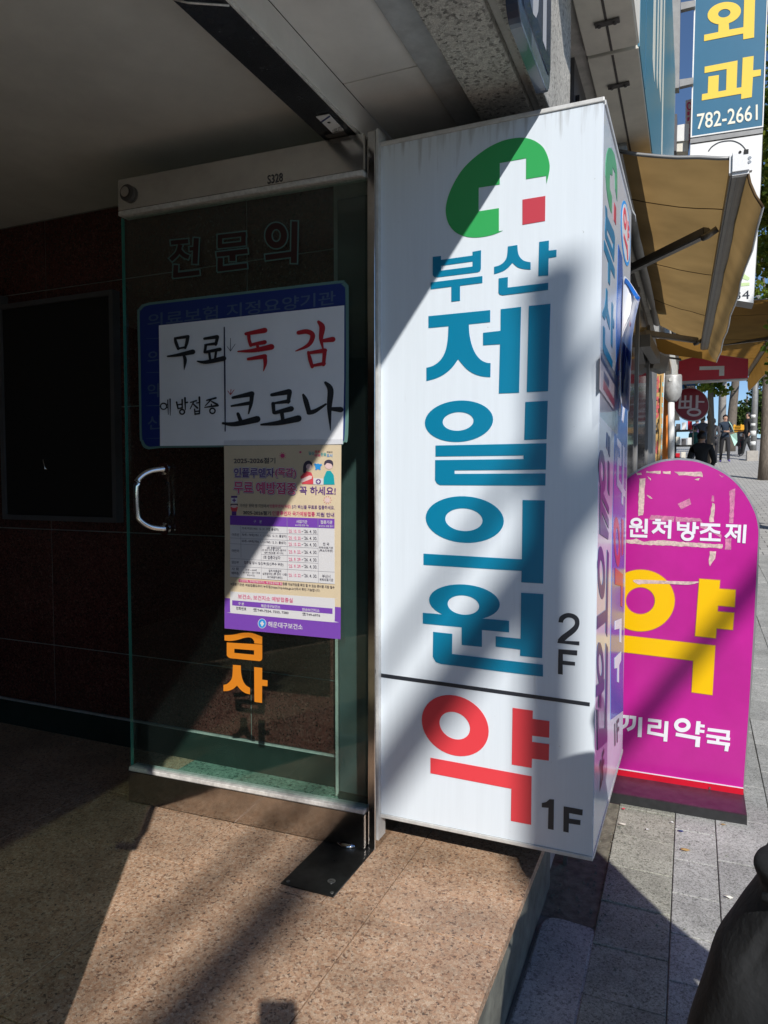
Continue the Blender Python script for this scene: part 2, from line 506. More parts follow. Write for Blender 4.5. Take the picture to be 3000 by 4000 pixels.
def hexa(name, p8, mat, parent=None, bev=0.0):
    """8 corner points: bottom 4 (ccw) then top 4"""
    bm = bmesh.new()
    v = [bm.verts.new(p) for p in p8]
    for f in ((0, 3, 2, 1), (4, 5, 6, 7), (0, 1, 5, 4), (1, 2, 6, 5), (2, 3, 7, 6), (3, 0, 4, 7)):
        bm.faces.new([v[i] for i in f])
    if bev > 0:
        bmesh.ops.bevel(bm, geom=list(bm.edges), offset=bev, segments=2, affect='EDGES')
    return bmobj(name, bm, mat, parent)

def bar(name, a, b, wd, ht, mat, parent=None, up=(0, 0, 1), bev=0.0):
    a, b = Vector(a), Vector(b)
    d = (b - a).normalized()
    s = d.cross(Vector(up)).normalized()
    u = s.cross(d).normalized()
    s *= wd / 2; u *= ht / 2
    return hexa(name, [a - s - u, a + s - u, b + s - u, b - s - u, a - s + u, a + s + u, b + s + u, b - s + u], mat, parent, bev)

def add_tube(bm, pts, r, n=10, cap=True):
    pts = [Vector(p) for p in pts]
    rs = r if isinstance(r, (list, tuple)) else [r] * len(pts)
    rings = []
    up = Vector((0.13, 0.21, 1)).normalized()
    for i, p in enumerate(pts):
        d = (pts[min(i + 1, len(pts) - 1)] - pts[max(i - 1, 0)]).normalized()
        s = d.cross(up)
        if s.length < 1e-3: s = d.cross(Vector((1, 0, 0)))
        s.normalize(); u = s.cross(d)
        rings.append([bm.verts.new(p + (s * math.cos(2 * math.pi * k / n) + u * math.sin(2 * math.pi * k / n)) * rs[i]) for k in range(n)])
    for a, b in zip(rings, rings[1:]):
        for k in range(n):
            bm.faces.new((a[k], a[(k + 1) % n], b[(k + 1) % n], b[k]))
    if cap:
        bm.faces.new(rings[0][::-1]); bm.faces.new(rings[-1])

def tube(name, pts, r, mat, parent=None, n=10):
    bm = bmesh.new()
    add_tube(bm, pts, r, n)
    return bmobj(name, bm, mat, parent, True)

def disc(name, c, nrm, r, th, mat, parent=None, n=20):
    c, nrm = Vector(c), Vector(nrm).normalized()
    bm = bmesh.new()
    add_tube(bm, [c, c + nrm * th], r, n)
    return bmobj(name, bm, mat, parent)

def flat(loops, pl, off, th, verts, faces):
    """add a thin plate cut to pixel outlines (first loop outer, rest holes)"""
    tri = tessellate_polygon([[Vector((x, -y, 0)) for x, y in lp] for lp in loops])
    b = len(verts)
    allp = [p for lp in loops for p in lp]
    for x, y in allp: verts.append(pl.pt(x, y, off))
    nb = len(allp)
    for t in tri:
        a, c, d = (verts[b + i] for i in t)
        t = list(t)
        if (c - a).cross(d - a).dot(pl.n) < 0: t = t[::-1]
        faces.append([b + i for i in t])
    if th > 0:
        for x, y in allp: verts.append(pl.pt(x, y, off) - pl.n * th)
        k = 0
        for lp in loops:
            m = len(lp)
            for i in range(m):
                j = (i + 1) % m
                faces.append([b + k + i, b + k + j, b + nb + k + j, b + nb + k + i])
            k += m

def rawmesh(name, verts, faces, mat, parent=None):
    me = bpy.data.meshes.new(name)
    me.from_pydata([tuple(v) for v in verts], [], faces)
    me.update()
    return link_mesh(name, me, mat, parent)

def plate(name, polys, pl, mat, parent=None, off=.002, th=.0015, map=None):
    """polys: list of loops-lists in pixels"""
    verts, faces = [], []
    for i, loops in enumerate(polys):
        if map: loops = [[map(*p) for p in lp] for lp in loops]
        flat(loops, pl, off + i * .00025, th, verts, faces)
    return rawmesh(name, verts, faces, mat, parent)

def ell(cx, cy, rx, ry, shear=0.0, n=44, t0=0, t1=None):
    return [(cx + rx * math.cos(2 * math.pi * i / n), cy + shear * math.cos(2 * math.pi * i / n) + ry * math.sin(2 * math.pi * i / n)) for i in range(n)]

def rrect(x0, y0, x1, y1, r, n=6):
    pts = []
    for cx, cy, a in ((x1 - r, y0 + r, -90), (x1 - r, y1 - r, 0), (x0 + r, y1 - r, 90), (x0 + r, y0 + r, 180)):
        for i in range(n + 1):
            t = math.radians(a + 90 * i / n)
            pts.append((cx + r * math.cos(t), cy + r * math.sin(t)))
    return pts

def smooth(pts, k=4, closed=False):
    """Catmull-Rom through points (any number of coordinates)"""
    out = []
    n = len(pts)
    rng = range(n if closed else n - 1)
    for i in rng:
        p0 = pts[(i - 1) % n] if closed or i > 0 else pts[0]
        p1, p2 = pts[i], pts[(i + 1) % n]
        p3 = pts[(i + 2) % n] if closed or i + 2 < n else pts[-1]
        for j in range(k):
            t = j / k
            out.append(tuple(0.5 * ((2 * b) + (-a + c) * t + (2 * a - 5 * b + 4 * c - d) * t * t + (-a + 3 * b - 3 * c + d) * t ** 3) for a, b, c, d in zip(p0, p1, p2, p3)))
    if not closed: out.append(tuple(pts[-1]))
    return out

def brush_poly(st):
    st = smooth(st, 5) if len(st) > 2 else smooth([st[0], tuple((a + b) / 2 for a, b in zip(st[0], st[1])), st[1]], 4)
    L, R = [], []
    n = len(st)
    for i, (x, y, wd) in enumerate(st):
        a, b = st[max(0, i - 1)], st[min(n - 1, i + 1)]
        dx, dy = b[0] - a[0], b[1] - a[1]
        l = math.hypot(dx, dy) or 1
        nx, ny = -dy / l, dx / l
        L.append((x + nx * wd / 2, y + ny * wd / 2))
        R.append((x - nx * wd / 2, y - ny * wd / 2))
    def capp(i, j):
        x, y, wd = st[i]; xa, ya, _ = st[j]
        a = math.atan2(y - ya, x - xa)
        return [(x + math.cos(a + t) * wd / 2, y + math.sin(a + t) * wd / 2) for t in (.9, .45, 0, -.45, -.9)]
    return L + capp(-1, -2) + R[::-1] + capp(0, 1)

def brush(name, strokes, pl, mat, parent, off, map):
    return plate(name, [[brush_poly(s)] for s in strokes], pl, mat, parent, off, 0.0, map)

def ring(cx, cy, r, wd, ry=None):
    ry = ry or r
    return [ell(cx, cy, r + wd / 2, ry + wd / 2, n=28), ell(cx, cy, r - wd / 2, ry - wd / 2, n=28)]

def bars(name, strokes, rings_, pl, mat, parent, off, mp, grow=0.0):
    """square-ended letter strokes (x, y, ... , width) plus ring counters"""
    polys = []
    for st in strokes:
        *pts, wd = st
        wd += 2 * grow
        pts = [list(q) for q in pts]
        if grow:
            for e0, e1 in ((0, 1), (-1, -2)):
                dx, dy_ = pts[e0][0] - pts[e1][0], pts[e0][1] - pts[e1][1]
                l = math.hypot(dx, dy_) or 1
                pts[e0] = [pts[e0][0] + dx / l * grow, pts[e0][1] + dy_ / l * grow]
        p = [(x, y, wd) for x, y in pts]
        if len(p) > 2: p = smooth(p, 4)
        Lq, Rq = [], []
        for i, (x, y, w__) in enumerate(p):
            u, v_ = p[max(0, i - 1)], p[min(len(p) - 1, i + 1)]
            dx, dy_ = v_[0] - u[0], v_[1] - u[1]
            l = math.hypot(dx, dy_) or 1
            Lq.append((x - dy_ / l * w__ / 2, y + dx / l * w__ / 2)); Rq.append((x + dy_ / l * w__ / 2, y - dx / l * w__ / 2))
        polys.append([Lq + Rq[::-1]])
    for cx_, cy_, rx_, ry_, wd in rings_:
        wd += 2 * grow
        polys.append([ell(cx_, cy_, rx_ + wd / 2, ry_ + wd / 2, n=36), ell(cx_, cy_, rx_ - wd / 2, ry_ - wd / 2, n=36)])
    return plate(name, polys, pl, mat, parent, off, .0008, mp)
_tc = {}
def textmesh(s, bold):
    k = (s, bold)
    if k in _tc: return _tc[k]
    cu = bpy.data.curves.new('t', 'FONT')
    cu.body = s
    cu.size = 1
    cu.resolution_u = 3
    cu.offset = bold
    o = bpy.data.objects.new('t', cu)
    me = o.to_mesh()
    v = [tuple(x.co[:2]) for x in me.vertices]
    f = [list(p.vertices) for p in me.polygons]
    o.to_mesh_clear()
    bpy.data.objects.remove(o); bpy.data.curves.remove(cu)
    _tc[k] = (v, f)
    return v, f

def text(name, s, p0, p1, h, pl, mat, parent, off=.003, bold=.02, map=None, up=(0, -1)):
    """lettering whose bounding box runs from p0 (lower left) to p1 (lower right), h pixels tall"""
    v, f = textmesh(s, bold)
    if not v: return None
    xs = [a for a, b in v]; ys = [b for a, b in v]
    x0, x1, y0, y1 = min(xs), max(xs), min(ys), max(ys)
    out = []
    for a, b in v:
        t, q = (a - x0) / (x1 - x0), (b - y0) / (y1 - y0)
        px = p0[0] + (p1[0] - p0[0]) * t + up[0] * h * q
        py = p0[1] + (p1[1] - p0[1]) * t + up[1] * h * q
        if map: px, py = map(px, py)
        out.append(pl.pt(px, py, off))
    faces = []
    for q in f:
        a, c, d = (out[i] for i in q[:3])
        faces.append(q if (c - a).cross(d - a).dot(pl.n) > 0 else q[::-1])
    return rawmesh(name, out, faces, mat, parent)

# ================================================================== SETTING
def gz(y):
    """height of the pavement: the street climbs away from the camera"""
    d = y - 2.0
    if d < -40: return gz(-38)
    if d < 0: return -.20 + .045 * d
    if d < 30: return -.20 + .045 * d + .0009 * d * d
    if d < 70: return gz(32 - 1e-6) + .07 * (d - 30)
    return gz(71.99)

def strip(name, x0, x1, y0, y1, dz, mat, parent=None, n=40, thick=.0):
    vs_, fs = [], []
    for i in range(n + 1):
        y = y0 + (y1 - y0) * i / n
        vs_ += [(x0, y, gz(y) + dz), (x1, y, gz(y) + dz)]
    for i in range(n):
        fs.append((2 * i, 2 * i + 1, 2 * i + 3, 2 * i + 2))
    if thick:
        b = len(vs_)
        vs_ += [(x, y, z - thick) for x, y, z in vs_]
        for i in range(n):
            fs.append((2 * i + 1, 2 * i + 3, b + 2 * i + 3, b + 2 * i + 1))
            fs.append((2 * i, 2 * i + 2, b + 2 * i + 2, b + 2 * i))
        fs += [(0, 1, b + 1, b), (2 * n, 2 * n + 1, b + 2 * n + 1, b + 2 * n)]
    return mk(name, vs_, fs, mat, parent)

ground = strip('ground', -400, 400, -300, 900, -.32, M['asphalt'], n=300)
tag(ground, kind='structure', label='dark asphalt ground of the sloping street')
road = strip('road', 5.0, 13, -60, 140, -.15, M['asphalt'], n=120)
tag(road, kind='structure')
# pavement bed; pavers sit on it as pieces of their own near the camera
def paver_mat_far():
    m, n, p = newmat('far_paving')
    tc = N(n, 'ShaderNodeTexCoord')
    br = N(n, 'ShaderNodeTexBrick')
    br.inputs['Scale'].default_value = 1.0
    br.inputs['Brick Width'].default_value = .2
    br.inputs['Row Height'].default_value = .2
    br.inputs['Mortar Size'].default_value = .006
    br.inputs['Color1'].default_value = (.46, .45, .42, 1)
    br.inputs['Color2'].default_value = (.38, .37, .35, 1)
    br.inputs['Mortar'].default_value = (.10, .095, .09, 1)
    n.links.new(tc.outputs['Object'], br.inputs['Vector'])
    n.links.new(br.outputs[0], p.inputs['Base Color'])
    p.inputs['Roughness'].default_value = .85
    return m
M['farpave'] = paver_mat_far()
walk = strip('sidewalk', -.9, 4.8, -12, 130, -.012, M['mortar'], n=180, thick=.3)
tag(walk, kind='structure', label='grey paved pavement climbing along the shops')
far_walk = strip('far_paving', -.9, 4.795, 9.3, 129, -.002, M['farpave'], walk, n=120)
kerbs = strip('street_kerb', 4.795, 5.0, -12, 130, .0, M['kerb'], n=180, thick=.3)
tag(kerbs, kind='structure', label='granite kerb between the pavement and the road')

def paver(x0, x1, y0, y1, mat, g=.0013, bev=.002, name='paver', parent=walk, dz=0.0, th=.05):
    bm = bmesh.new()
    jit = random.uniform(-.0025, .0012) + dz
    tx, ty = random.uniform(-.0015, .0015), random.uniform(-.0015, .0015)
    v = add_box(bm, x0 + g, x1 - g, y0 + g, y1 - g, -th, 0)
    bmesh.ops.bevel(bm, geom=[e for e in bm.edges if all(q.co.z > -1e-6 for q in e.verts)], offset=bev, segments=1, affect='EDGES')
    for q in bm.verts:
        u = (q.co.x - x0) / (x1 - x0) - .5; vv = (q.co.y - y0) / (y1 - y0) - .5
        q.co.z += gz(q.co.y) + jit + tx * u + ty * vv
    return bmobj(name, bm, mat, parent)

cols_ = [(-.228, -.030, 2.185, M['paver_warm'], .2), (-.030, .104, 2.305, M['paver'], .195), (.104, .290, 2.24, M['paver'], .3), (.290, .49, 2.1, M['paver'], .3),
         (.49, .69, 2.25, M['paver'], .3), (.69, .89, 2.1, M['paver'], .3)]
for x0, x1, yj, mt, ln in cols_:
    y = yj - math.ceil((yj - .5) / ln) * ln
    while y < 9.2:
        # only where the frame can see the paving
        if x0 < .0875 * (y + ln) + .35 and not (y > 5.2 and x1 < .3):
            paver(x0, x1, y, min(y + ln, 9.3), mt)
        y += ln
# bare mortar where no paver is laid in view: plain strips of paving
mk('plain_paving', [(-.9, 2.06, gz(2.06) - .01), (-.228, 2.06, gz(2.06) - .01), (-.228, 9.3, gz(9.3) - .01), (-.9, 9.3, gz(9.3) - .01)], [(0, 1, 2, 3)], M['dirt'], walk)
mk('plain_paving', [(.89, -12, gz(-12) - .008), (4.79, -12, gz(-12) - .008), (4.79, 2, gz(2) - .008), (4.79, 9.3, gz(9.3) - .008), (.89, 9.3, gz(9.3) - .008), (.89, 2, gz(2) - .008)], [(0, 1, 2, 5), (5, 2, 3, 4)], M['farpave'], walk)
# kerb stone along the foot of the step, rounded at its far corner
bm = bmesh.new()
out = [(-.376, -1.2), (-.226, -1.2), (-.226, 2.03), (-.235, 2.043), (-.32, 2.052), (-.352, 2.047), (-.366, 2.034), (-.376, 2.0)]
top = [bm.verts.new((x, y, gz(y) + .003)) for x, y in out]
bot = [bm.verts.new((x, y, gz(y) - .08)) for x, y in out]
bm.faces.new(top)
for i in range(len(out)):
    j = (i + 1) % len(out)
    bm.faces.new((top[i], bot[i], bot[j], top[j]))
bmesh.ops.bevel(bm, geom=[e for e in bm.edges if e.verts[0] in top and e.verts[1] in top], offset=.006, segments=2, affect='EDGES')
bmobj('kerb_stone', bm, M['kerb'], walk)

# ------------------------------------------------------------------ entrance floor
floor = box('entrance_floor', -3.52, -.385, -2.2, 2.21, -.5, -.024, M['concrete'])
tag(floor, kind='structure', label='raised pink granite entrance floor with concrete riser')
xs_ = [-.377, -.715, -1.303, -1.89, -2.48, -3.07, -3.5]
ys_ = [-2.2, -1.42, -.825, -.23, .365, .963, 1.561]
def slab(x0, x1, y0, y1, mat, g=.0017):
    bm = bmesh.new()
    add_box(bm, x0 + g, x1 - g, y0 + g, y1 - g, -.024, 0)
    bmesh.ops.bevel(bm, geom=[e for e in bm.edges if all(q.co.z > -1e-6 for q in e.verts)], offset=.0006, segments=1, affect='EDGES')
    return bmobj('granite_slab', bm, mat, floor)
for i in range(len(xs_) - 1):
    for j in range(len(ys_) - 1):
        slab(xs_[i + 1], xs_[i], ys_[j], ys_[j + 1], M['floor'])
    if i == 0:
        slab(xs_[1], xs_[0], 1.561, 2.21, M['floor'])
    elif i == 1:
        slab(xs_[2], -.85, 1.561, 1.84, M['floor'])
    else:
        slab(xs_[i + 1], xs_[i], 1.561, 1.84, M['floor'])
# green strip between the opened door and the wall
slab(-.85, -.715, 1.561, 2.1, M['floor'])
gx = [-.86, -1.19, -1.50, -1.74, -2.3, -2.9, -3.5]
for i in range(len(gx) - 1):
    slab(gx[i + 1], gx[i], 1.84, 2.19, M['green_floor'] if i < 3 else M['floor'])

# ------------------------------------------------------------------ building round the entrance
bld = thing('building', 'low granite building with a dark tiled entrance and pale ceiling', 'building', (-2, 2.2, 0))
WY = 2.186
box('wall', -3.6, -1.1, WY + .004, WY + .2, -.3, 2.155, M['mortar'], bld)
txs = [-1.118, -1.485, -2.062, -2.48, -3.05, -3.52]
tzs = [.112, .3755, .8695, 1.37, 1.868, 2.152]
for i in range(len(txs) - 1):
    for j in range(len(tzs) - 1):
        bm = bmesh.new()
        g = .0022
        add_box(bm, txs[i + 1] + g, txs[i] - g, WY + random.uniform(-.0006, .0006), WY + .02, tzs[j] + g, tzs[j + 1] - g)
        bmesh.ops.bevel(bm, geom=[e for e in bm.edges if all(q.co.y < WY + .01 for q in e.verts)], offset=.0015, segments=1, affect='EDGES')
        bmobj('wall_tile', bm, M['red_tile'], bld)
sk = box('skirting', -3.52, -1.118, WY - .012, WY + .004, 0.0, .108, M['skirt'], bld, .001)
box('skirting_edge', -3.52, -1.118, WY - .0125, WY - .0002, .1085, .1115, M['trim'], sk)  # sunlit top of the skirting, put into a pale strip
box('ceiling', -3.6, -.985, -2.2, 2.36, 2.156, 2.30, M['ceiling'], bld)
box('wall', -3.72, -3.53, -2.3, 2.4, -.3, 2.3, M['red_tile'], bld)
box('wall', -3.6, -.98, -2.4, -2.22, -.3, 2.3, M['red_tile'], bld)
# header over the door opening with its bright edge, soffit panels, metal angle, rough granite beam
hd = box('door_header', -.982, -.884, -2.2, 1.90, 2.055, 2.30, M['header'], bld)
box('header_edge', -.8838, -.880, -2.2, 1.90, 2.0545, 2.062, M['trim'], hd)
box('header_face', -.8838, -.876, -2.2, 2.2, 2.0625, 2.14, M['soffit'], hd)
tube('wire', [(-.978, 1.19, 2.054), (-.95, 1.20, 2.046), (-.90, 1.235, 2.05), (-.886, 1.25, 2.054)], .0022, M['trim'], hd, 6)
for y0, y1 in ((-2.2, .9), (.902, 1.748), (1.75, 2.3)):
    box('soffit_panel', -.8755, -.656, y0 + .001, y1 - .001, 2.14 + random.uniform(0, .002), 2.2, M['soffit'], bld, .001)
box('metal_angle', -.6555, -.568, -2.2, 2.35, 2.128, 2.2, M['alu_dull'], bld, .002)
gb = box('granite_beam', -.5675, -.425, -2.2, 2.35, 2.10, 2.6, M['rough_granite'], bld, .004)
box('drip_ledge', -.4248, -.402, -2.2, 2.35, 2.118, 2.6, M['wall_grey'], bld, .003)
box('fascia', -.4018, -.375, -2.2, 2.35, 2.10, 2.62, M['rough_granite'], bld, .004)
box('upper_wall', -.9, -.379, -2.2, 3.2, 2.62, 9.0, M['wall_grey'], bld)
box('roof_slab', -3.7, -.9, -2.4, 3.2, 2.30, 9.0, M['wall_grey'], bld)
# pier beside the door: stainless jamb, dull steel panel behind the door, masonry behind the sign box
box('pier', -1.098, -.40, 2.12, 2.40, -.3, 2.098, M['wall_grey'], bld)
jb = box('door_jamb', -.850, -.826, 1.845, 2.12, 0.0, 2.055, M['steel'], bld, .002)
box('jamb_lip', -.8255, -.818, 1.850, 1.90, 0.03, 2.06, M['signframe'], jb)
pn = box('steel_panel', -1.072, -.852, 2.095, 2.1195, .03, 1.99, M['panelgrey'], bld, .002)
box('panel_foot', -1.072, -.852, 2.09, 2.1195, 0, .0295, M['skirt'], pn)
# lock keeper and dark joint on the jamb
box('keeper', -.8512, -.8500, 1.90, 1.94, .56, .62, M['skirt'], jb)

# dark noticeboard frame standing against the back wall, deep in the entrance
nb = thing('noticeboard', 'dark noticeboard with thin metal frame on the entrance back wall', 'noticeboard', (-2.4, WY, .9))
box('board', -2.70, -2.10, WY - .03, WY - .001, .93, 1.80, M['noticedark'], nb)
for a in ((-2.72, -2.70, .91, 1.86), (-2.10, -2.08, .91, 1.82)):
    box('frame', a[0], a[1], WY - .04, WY - .001, a[2], a[3], M['shopdark'], nb)
for a in ((.91, .93), (1.80, 1.82)):
    box('frame', -2.6995, -2.1005, WY - .04, WY - .001, a[0], a[1], M['shopdark'], nb)
tube('latch', [(-2.44, WY - .035, 1.17), (-2.445, WY - .06, 1.16), (-2.44, WY - .06, 1.125), (-2.44, WY - .035, 1.12)], .004, M['chrome'], nb, 8)

# board over the entrance (its lower edge throws the slanting shade on sign, door and floor)
eb = thing('entrance_signboard', 'long pale signboard box fixed over the entrance opening', 'signboard', (-.27, -.4, 2.3))
box('casing', -.3745, -.168, -2.2, 1.36, 2.30, 3.1, M['underside'], eb, .004)
box('face', -.1678, -.163, -2.17, 1.33, 2.33, 3.07, M['blueface'], eb)

# navy plaque on the fascia, above the sign box
pq = thing('plaque', 'navy plaque with rounded corner and grey characters on the fascia', 'plaque', (-.36, 1.7, 2.06))
def xpanel(name, x0, x1, y0, y1, z0, z1, r, mat, parent):
    lp = rrect(y0, z0, y1, z1, r)
    n_ = len(lp)
    v = [(x0, a, b) for a, b in lp] + [(x1, a, b) for a, b in lp]
    f = [list(range(n_)), [n_ + i for i in range(n_)][::-1]] + [[i, (i + 1) % n_, n_ + (i + 1) % n_, n_ + i] for i in range(n_)]
    return mk(name, v, f, mat, parent)
xpanel('casing', -.3748, -.3505, 1.50, 1.868, 2.05, 2.62, .05, M['plaque'], pq)
xpanel('rim', -.3505, -.3485, 1.503, 1.866, 2.053, 2.617, .05, M['plaque_edge'], pq)
xpanel('face', -.3485, -.3465, 1.535, 1.86, 2.095, 2.585, .03, M['plaque'], pq)
def xtext(name, s, y0, y1, z0, z1, X, mat, parent, bold=.02):
    v, f = textmesh(s, bold)
    xs2 = [a for a, b in v]; ys2 = [b for a, b in v]
    a0, a1, b0, b1 = min(xs2), max(xs2), min(ys2), max(ys2)
    vv = [(X, y0 + (a - a0) / (a1 - a0) * (y1 - y0), z0 + (b - b0) / (b1 - b0) * (z1 - z0)) for a, b in v]
    return rawmesh(name, vv, f, mat, parent)
xtext('lettering', 'S1', 1.58, 1.80, 2.13, 2.40, -.346, M['plaque_text'], pq, .03)

# ================================================================== LIGHT-BOX SIGN
BY = 1.87
FR = PY(BY)
sg = thing('light_box_sign', 'tall white light-box sign with green cross and teal clinic lettering', 'sign', (-.52, 2.2, .0))
FL, FRX = -.826, -.2175
BB, BT, BDEP = .097, 2.024, 2.67
box('casing', FL + .004, FRX - .012, BY + .006, BDEP, BB + .004, BT - .004, M['signdark'], sg, .003)
box('front_panel', FL + .006, FRX - .0005, BY, BY + .005, BB + .006, BT - .006, M['signwhite'], sg)
SIDE = Plane((-.2165, BY, 0), (.8, -.006, 0))      # side face, very slightly splayed
def sidept(y): return -.2165 + (y - BY) * .0075
hexa('side_panel', [(FRX - .011, BY + .006, BB + .006), (sidept(BY + .006), BY + .006, BB + .006), (sidept(BDEP), BDEP, BB + .006), (FRX - .011, BDEP, BB + .006),
                    (FRX - .011, BY + .006, BT - .006), (sidept(BY + .006), BY + .006, BT - .006), (sidept(BDEP), BDEP, BT - .006), (FRX - .011, BDEP, BT - .006)], M['signside'], sg)
fr = box('frame_edge', FL - .002, FRX + .003, BY - .004, BY + .014, BT - .0055, BT + .006, M['signframe'], sg, .002)
box('frame_edge', FL - .002, FRX + .002, BY - .004, BY + .014, BB - .006, BB + .0055, M['signframe'], sg, .002)
box('frame_edge', FL - .002, FL + .0055, BY - .004, BY + .014, BB + .006, BT - .006, M['signframe'], sg, .002)
hexa('frame_edge', [(FRX - .01, BY + .015, BT - .0055), (sidept(BY) + .004, BY + .015, BT - .0055), (sidept(BDEP) + .004, BDEP + .01, BT - .0055), (FRX - .01, BDEP + .01, BT - .0055),
                    (FRX - .01, BY + .015, BT + .006), (sidept(BY) + .004, BY + .015, BT + .006), (sidept(BDEP) + .004, BDEP + .01, BT + .006), (FRX - .01, BDEP + .01, BT + .006)], M['signframe'], sg)
hexa('frame_edge', [(FRX - .01, BY + .015, BB - .006), (sidept(BY) + .002, BY + .015, BB - .006), (sidept(BDEP) + .002, BDEP, BB - .006), (FRX - .01, BDEP, BB - .006),
                    (FRX - .01, BY + .015, BB + .0055), (sidept(BY) + .002, BY + .015, BB + .0055), (sidept(BDEP) + .002, BDEP, BB + .0055), (FRX - .01, BDEP, BB + .0055)], M['signframe'], sg)
bar('bracket', (-.36, 2.35, -.2), (-.345, 2.3, BB), .012, .02, M['arm_metal'], sg, (0, 1, 0))
tube('hook', [(sidept(BDEP), BDEP - .02, BT), (sidept(BDEP) + .01, BDEP + .02, BT - .01), (sidept(BDEP) + .012, BDEP + .03, BT - .03)], .003, M['signframe'], sg, 6)

rA, rB, rC, rD = (reg(1450, y, 1100 / 1659) for y in (350, 1150, 1900, 2600))
def front(name, polys, mat, mp): return plate(name, polys, FR, mat, sg, .0012, .0011, mp)
arc = smooth([(1033, 552), (1051, 470), (1045, 410), (1020, 350), (985, 315), (940, 292), (890, 283), (830, 288), (770, 303), (700, 335), (640, 375), (580, 425), (530, 480), (490, 545), (460, 610), (443, 670), (439, 720), (448, 770), (468, 810), (500, 842), (545, 862), (600, 871), (660, 867), (715, 855), (752, 841), (775, 830)], 3)
front('emblem', [[arc + [(752, 834), (752, 698), (632, 717), (633, 577), (757, 558), (757, 432), (913, 403), (912, 527), (1031, 507)]]], M['green'], rA)
front('emblem_square', [[[(891, 648), (1026, 626), (1024, 773), (891, 796)]]], M['redv'], rA)
front('letter', [[[(362, 985), (411, 980), (411, 1003), (597, 977), (597, 955), (647, 946), (646, 1055), (641, 1069), (628, 1076), (388, 1106), (370, 1103), (362, 1093)], [(411, 1038), (597, 1012), (597, 1042), (411, 1066)]],
                 [[(350, 1136), (655, 1098), (655, 1138), (523, 1155), (523, 1243), (472, 1249), (472, 1160), (350, 1176)]]], M['teal'], rA)
front('letter', [[smooth([(861, 915), (864, 955), (875, 985), (900, 1008), (939, 1017)], 3) + smooth([(939, 1060), (900, 1057), (862, 1046), (832, 1020)], 3) + smooth([(832, 1020), (808, 1047), (775, 1070), (724, 1087)], 3)[1:] + smooth([(724, 1044), (757, 1034), (785, 1012), (800, 980), (805, 924)], 3)],
                 [[(990, 897), (1047, 889), (1046, 948), (1092, 943), (1091, 984), (1045, 992), (1043, 1095), (985, 1098)]],
                 [[(751, 1112), (805, 1104), (804, 1166), (1043, 1138), (1042, 1180), (775, 1211), (757, 1207), (750, 1195)]]], M['teal'], rA)
front('letter', [[[(337, 128), (701, 92), (701, 163), (575, 176)] + smooth([(575, 176), (578, 230), (590, 290), (612, 345), (645, 385), (680, 402), (703, 404)], 3)[1:] + smooth([(702, 487), (660, 484), (610, 470), (560, 438), (512, 382)], 3) + smooth([(512, 382), (475, 432), (430, 470), (380, 495), (325, 510)], 3)[1:] + smooth([(325, 432), (365, 420), (405, 390), (435, 340), (450, 270), (455, 187)], 3) + [(337, 198)]],
                 [[(763, 87), (883, 73), (871, 579), (752, 583), (759, 293), (659, 299), (659, 226), (762, 214)]],
                 [[(929, 68), (1056, 55), (1042, 570), (917, 575)]]], M['teal'], rB)
front('letter', [[ell(517, 747, 201, 122, -10), ell(512, 748, 91, 55, -4)],
                 [[(908, 634), (1040, 627), (1033, 853), (902, 857)]],
                 [[(379, 890), (1033, 877), (1029, 1032), (491, 1036), (491, 1057), (1027, 1055), (1026, 1126), (405, 1123), (387, 1113), (376, 1093), (377, 976), (898, 970), (898, 948), (379, 954)]]], M['teal'], rB)
front('letter', [[ell(551, 195, 230, 137, 10), ell(546, 196, 110, 67, 5)],
                 [[(308, 396), (888, 430), (892, 80), (1023, 83), (1013, 573), (884, 565), (886, 498), (308, 462)]]], M['teal'], rC)
front('letter', [[ell(549, 682, 208, 104, 14), ell(543, 699, 93, 57, 7)],
                 [[(304, 745), (375, 750), (545, 770), (720, 784), (812, 793), (812, 860), (652, 846), (652, 946), (533, 934), (533, 830), (304, 808)]],
                 [[(883, 627), (1014, 635), (1007, 1012), (877, 998), (878, 961), (733, 944), (733, 883), (880, 898)]],
                 [[(365, 857), (477, 869), (476, 988), (1012, 1051), (1012, 1121), (410, 1046), (380, 1034), (363, 1003)]]], M['teal'], rC)
front('floor_number', [[smooth([(1103, 800), (1110, 770), (1135, 752), (1165, 746), (1200, 756), (1222, 778), (1227, 808), (1218, 838), (1195, 865), (1160, 892), (1140, 910)], 3) + [(1226, 914), (1226, 937), (1097, 922)] + smooth([(1102, 900), (1120, 880), (1150, 858), (1180, 835), (1198, 815), (1200, 795), (1190, 780), (1168, 772), (1148, 776), (1133, 790), (1130, 803)], 3)]], M['black'], rC)
front('floor_number', [[[(1103, 959), (1214, 967), (1213, 996), (1129, 988), (1129, 1027), (1201, 1035), (1201, 1056), (1128, 1050), (1128, 1109), (1100, 1105)]]], M['black'], rC)
front('divider_line', [[[(57, 1102), (1288, 1274), (1287, 1296), (57, 1124)]]], M['black'], rC)
front('letter', [[ell(495, 354, 197, 177, 34), ell(492, 354, 90, 80, 18)],
                 [[(833, 249), (952, 266), (951, 314), (1050, 328), (1048, 425), (948, 413), (948, 450), (1048, 464), (1046, 560), (947, 548), (945, 603), (828, 583)]],
                 [[(349, 543), (945, 653), (942, 938), (823, 915), (826, 726), (349, 634)]]], M['red2'], rD)
front('floor_number', [[[(1005, 810), (1030, 805), (1050, 788), (1077, 790), (1074, 968), (1041, 962), (1044, 838), (1005, 835)]]], M['black'], rD)
front('floor_number', [[[(1134, 830), (1246, 850), (1244, 883), (1166, 869), (1166, 902), (1233, 912), (1232, 940), (1164, 930), (1163, 984), (1132, 978)]]], M['black'], rD)

